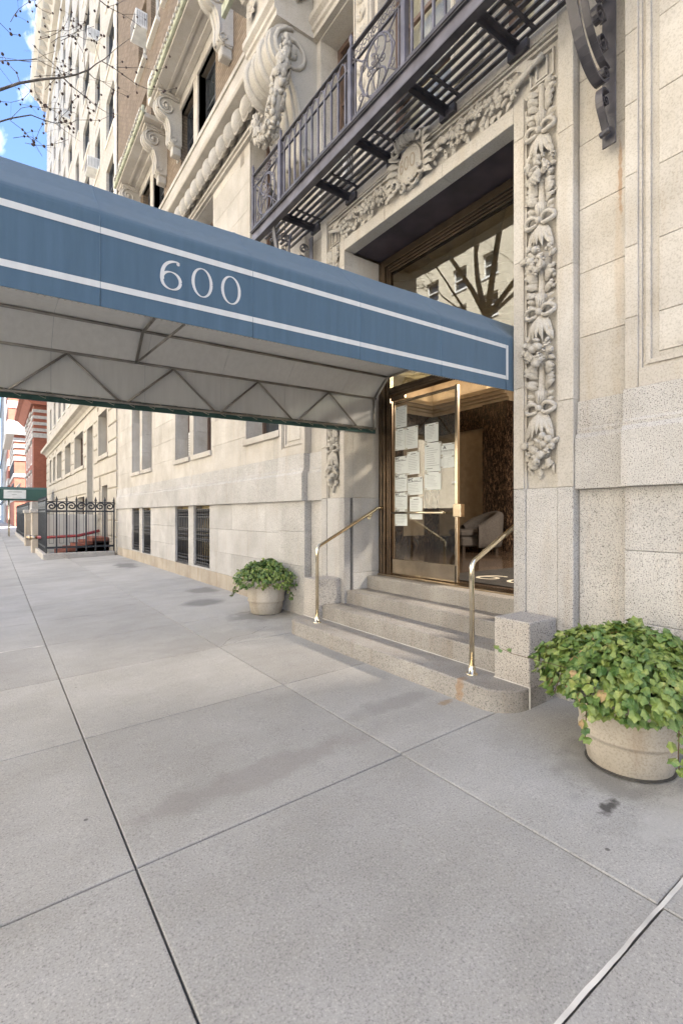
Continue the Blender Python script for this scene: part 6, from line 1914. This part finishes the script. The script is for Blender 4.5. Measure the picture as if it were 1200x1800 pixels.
# ------------------------------------------------------------------ across the street (lights and mirrors in the glass)
def opposite(y0, y1, h, mat, label):
    o = empty('opposite_building', label, 'building'); X = -22.0
    ops = []
    y = y0+1.6
    while y+1.5 < y1-1:
        z = 4.2
        while z+1.8 < h-1.5:
            ops.append((y, y+1.4, z, z+1.8)); z += 3.1
        y += 3.0
    m = MB(); grid_wall(m, X-.4, X, y0, y1, -.3, h, ops); m.box(X-12, X-.4, y0, y1, -.3, h); m.build('wall', mat, o)
    fr = MB(); gl_ = MB()
    for (a, b, c, d) in ops:
        fr.box(X-.3, X-.2, a, a+.08, c, d); fr.box(X-.3, X-.2, b-.08, b, c, d); fr.box(X-.3, X-.2, a, b, (c+d)/2-.04, (c+d)/2+.04); fr.box(X-.3, X-.2, a, b, d-.08, d); fr.box(X-.1, X+.08, a-.1, b+.1, c-.15, c)
        gl_.box(X-.36, X-.34, a, b, c, d)
    setp(fr.build('window_frames', M['frame_white'], o), kind='stuff'); setp(gl_.build('window_panes', M['pane'], o), kind='stuff')
opposite(-40, -6, 30, M['cream_brick'], 'cream brick building across the street behind the viewer')
opposite(-5.5, 46, 34, M['yellow_brick'], 'sunlit yellow brick building mirrored in the entrance glass')
opposite(46.5, 110, 26, M['cream_brick'], 'cream brick building across the street farther along')
V = empty('parked_van', 'silver van parked at the kerb, mirrored in the glass door', 'van', (-3.4, 11.5, -.36))
M['silver'] = simple('silver_paint', (.42, .43, .44), .3, metal=.3, noise=.03, coat=.6)
M['tyre'] = simple('tyre', (.02, .02, .02), .8)
vp = [(-2.5, .35), (-2.5, 1.0), (-2.45, 1.95), (-2.25, 2.05), (1.0, 2.05), (1.35, 1.9), (1.9, 1.2), (2.6, 1.05), (2.75, .85), (2.75, .35), (2.2, .3), (-2.2, .3)]
m = MB(); m.prism([(p[0], p[1]) for p in vp], -.92, .92, 'x'); m.build('body', M['silver'], V)
for s_ in (-1, 1):
    m = MB(); m.prism([(.15, 1.25), (1.5, 1.25), (1.1, 1.85), (.15, 1.85)], s_*.925, s_*.935, 'x'); m.build('window', M['pane'], V)
    for y in (-1.6, 1.75):
        m = MB(); m.tube([(s_*.72, y, .34), (s_*.94, y, .34)], .34, 20); w_ = m.build('wheel', M['tyre'], V)
        m = MB(); m.tube([(s_*.93, y, .34), (s_*.95, y, .34)], .2, 16); m.build('rim', M['silver'], w_)
m = MB(); m.add([(-.8, 1.39, 1.86), (.8, 1.39, 1.86), (.8, 1.93, 1.22), (-.8, 1.93, 1.22)], [(0, 1, 2, 3)]); m.build('windscreen', M['pane'], V)
for s_ in (-1, 1):
    m = MB(); m.box(s_*.6-.15, s_*.6+.15, 2.66, 2.77, .72, .92, .03); m.build('headlight', M['ac_white'], V)
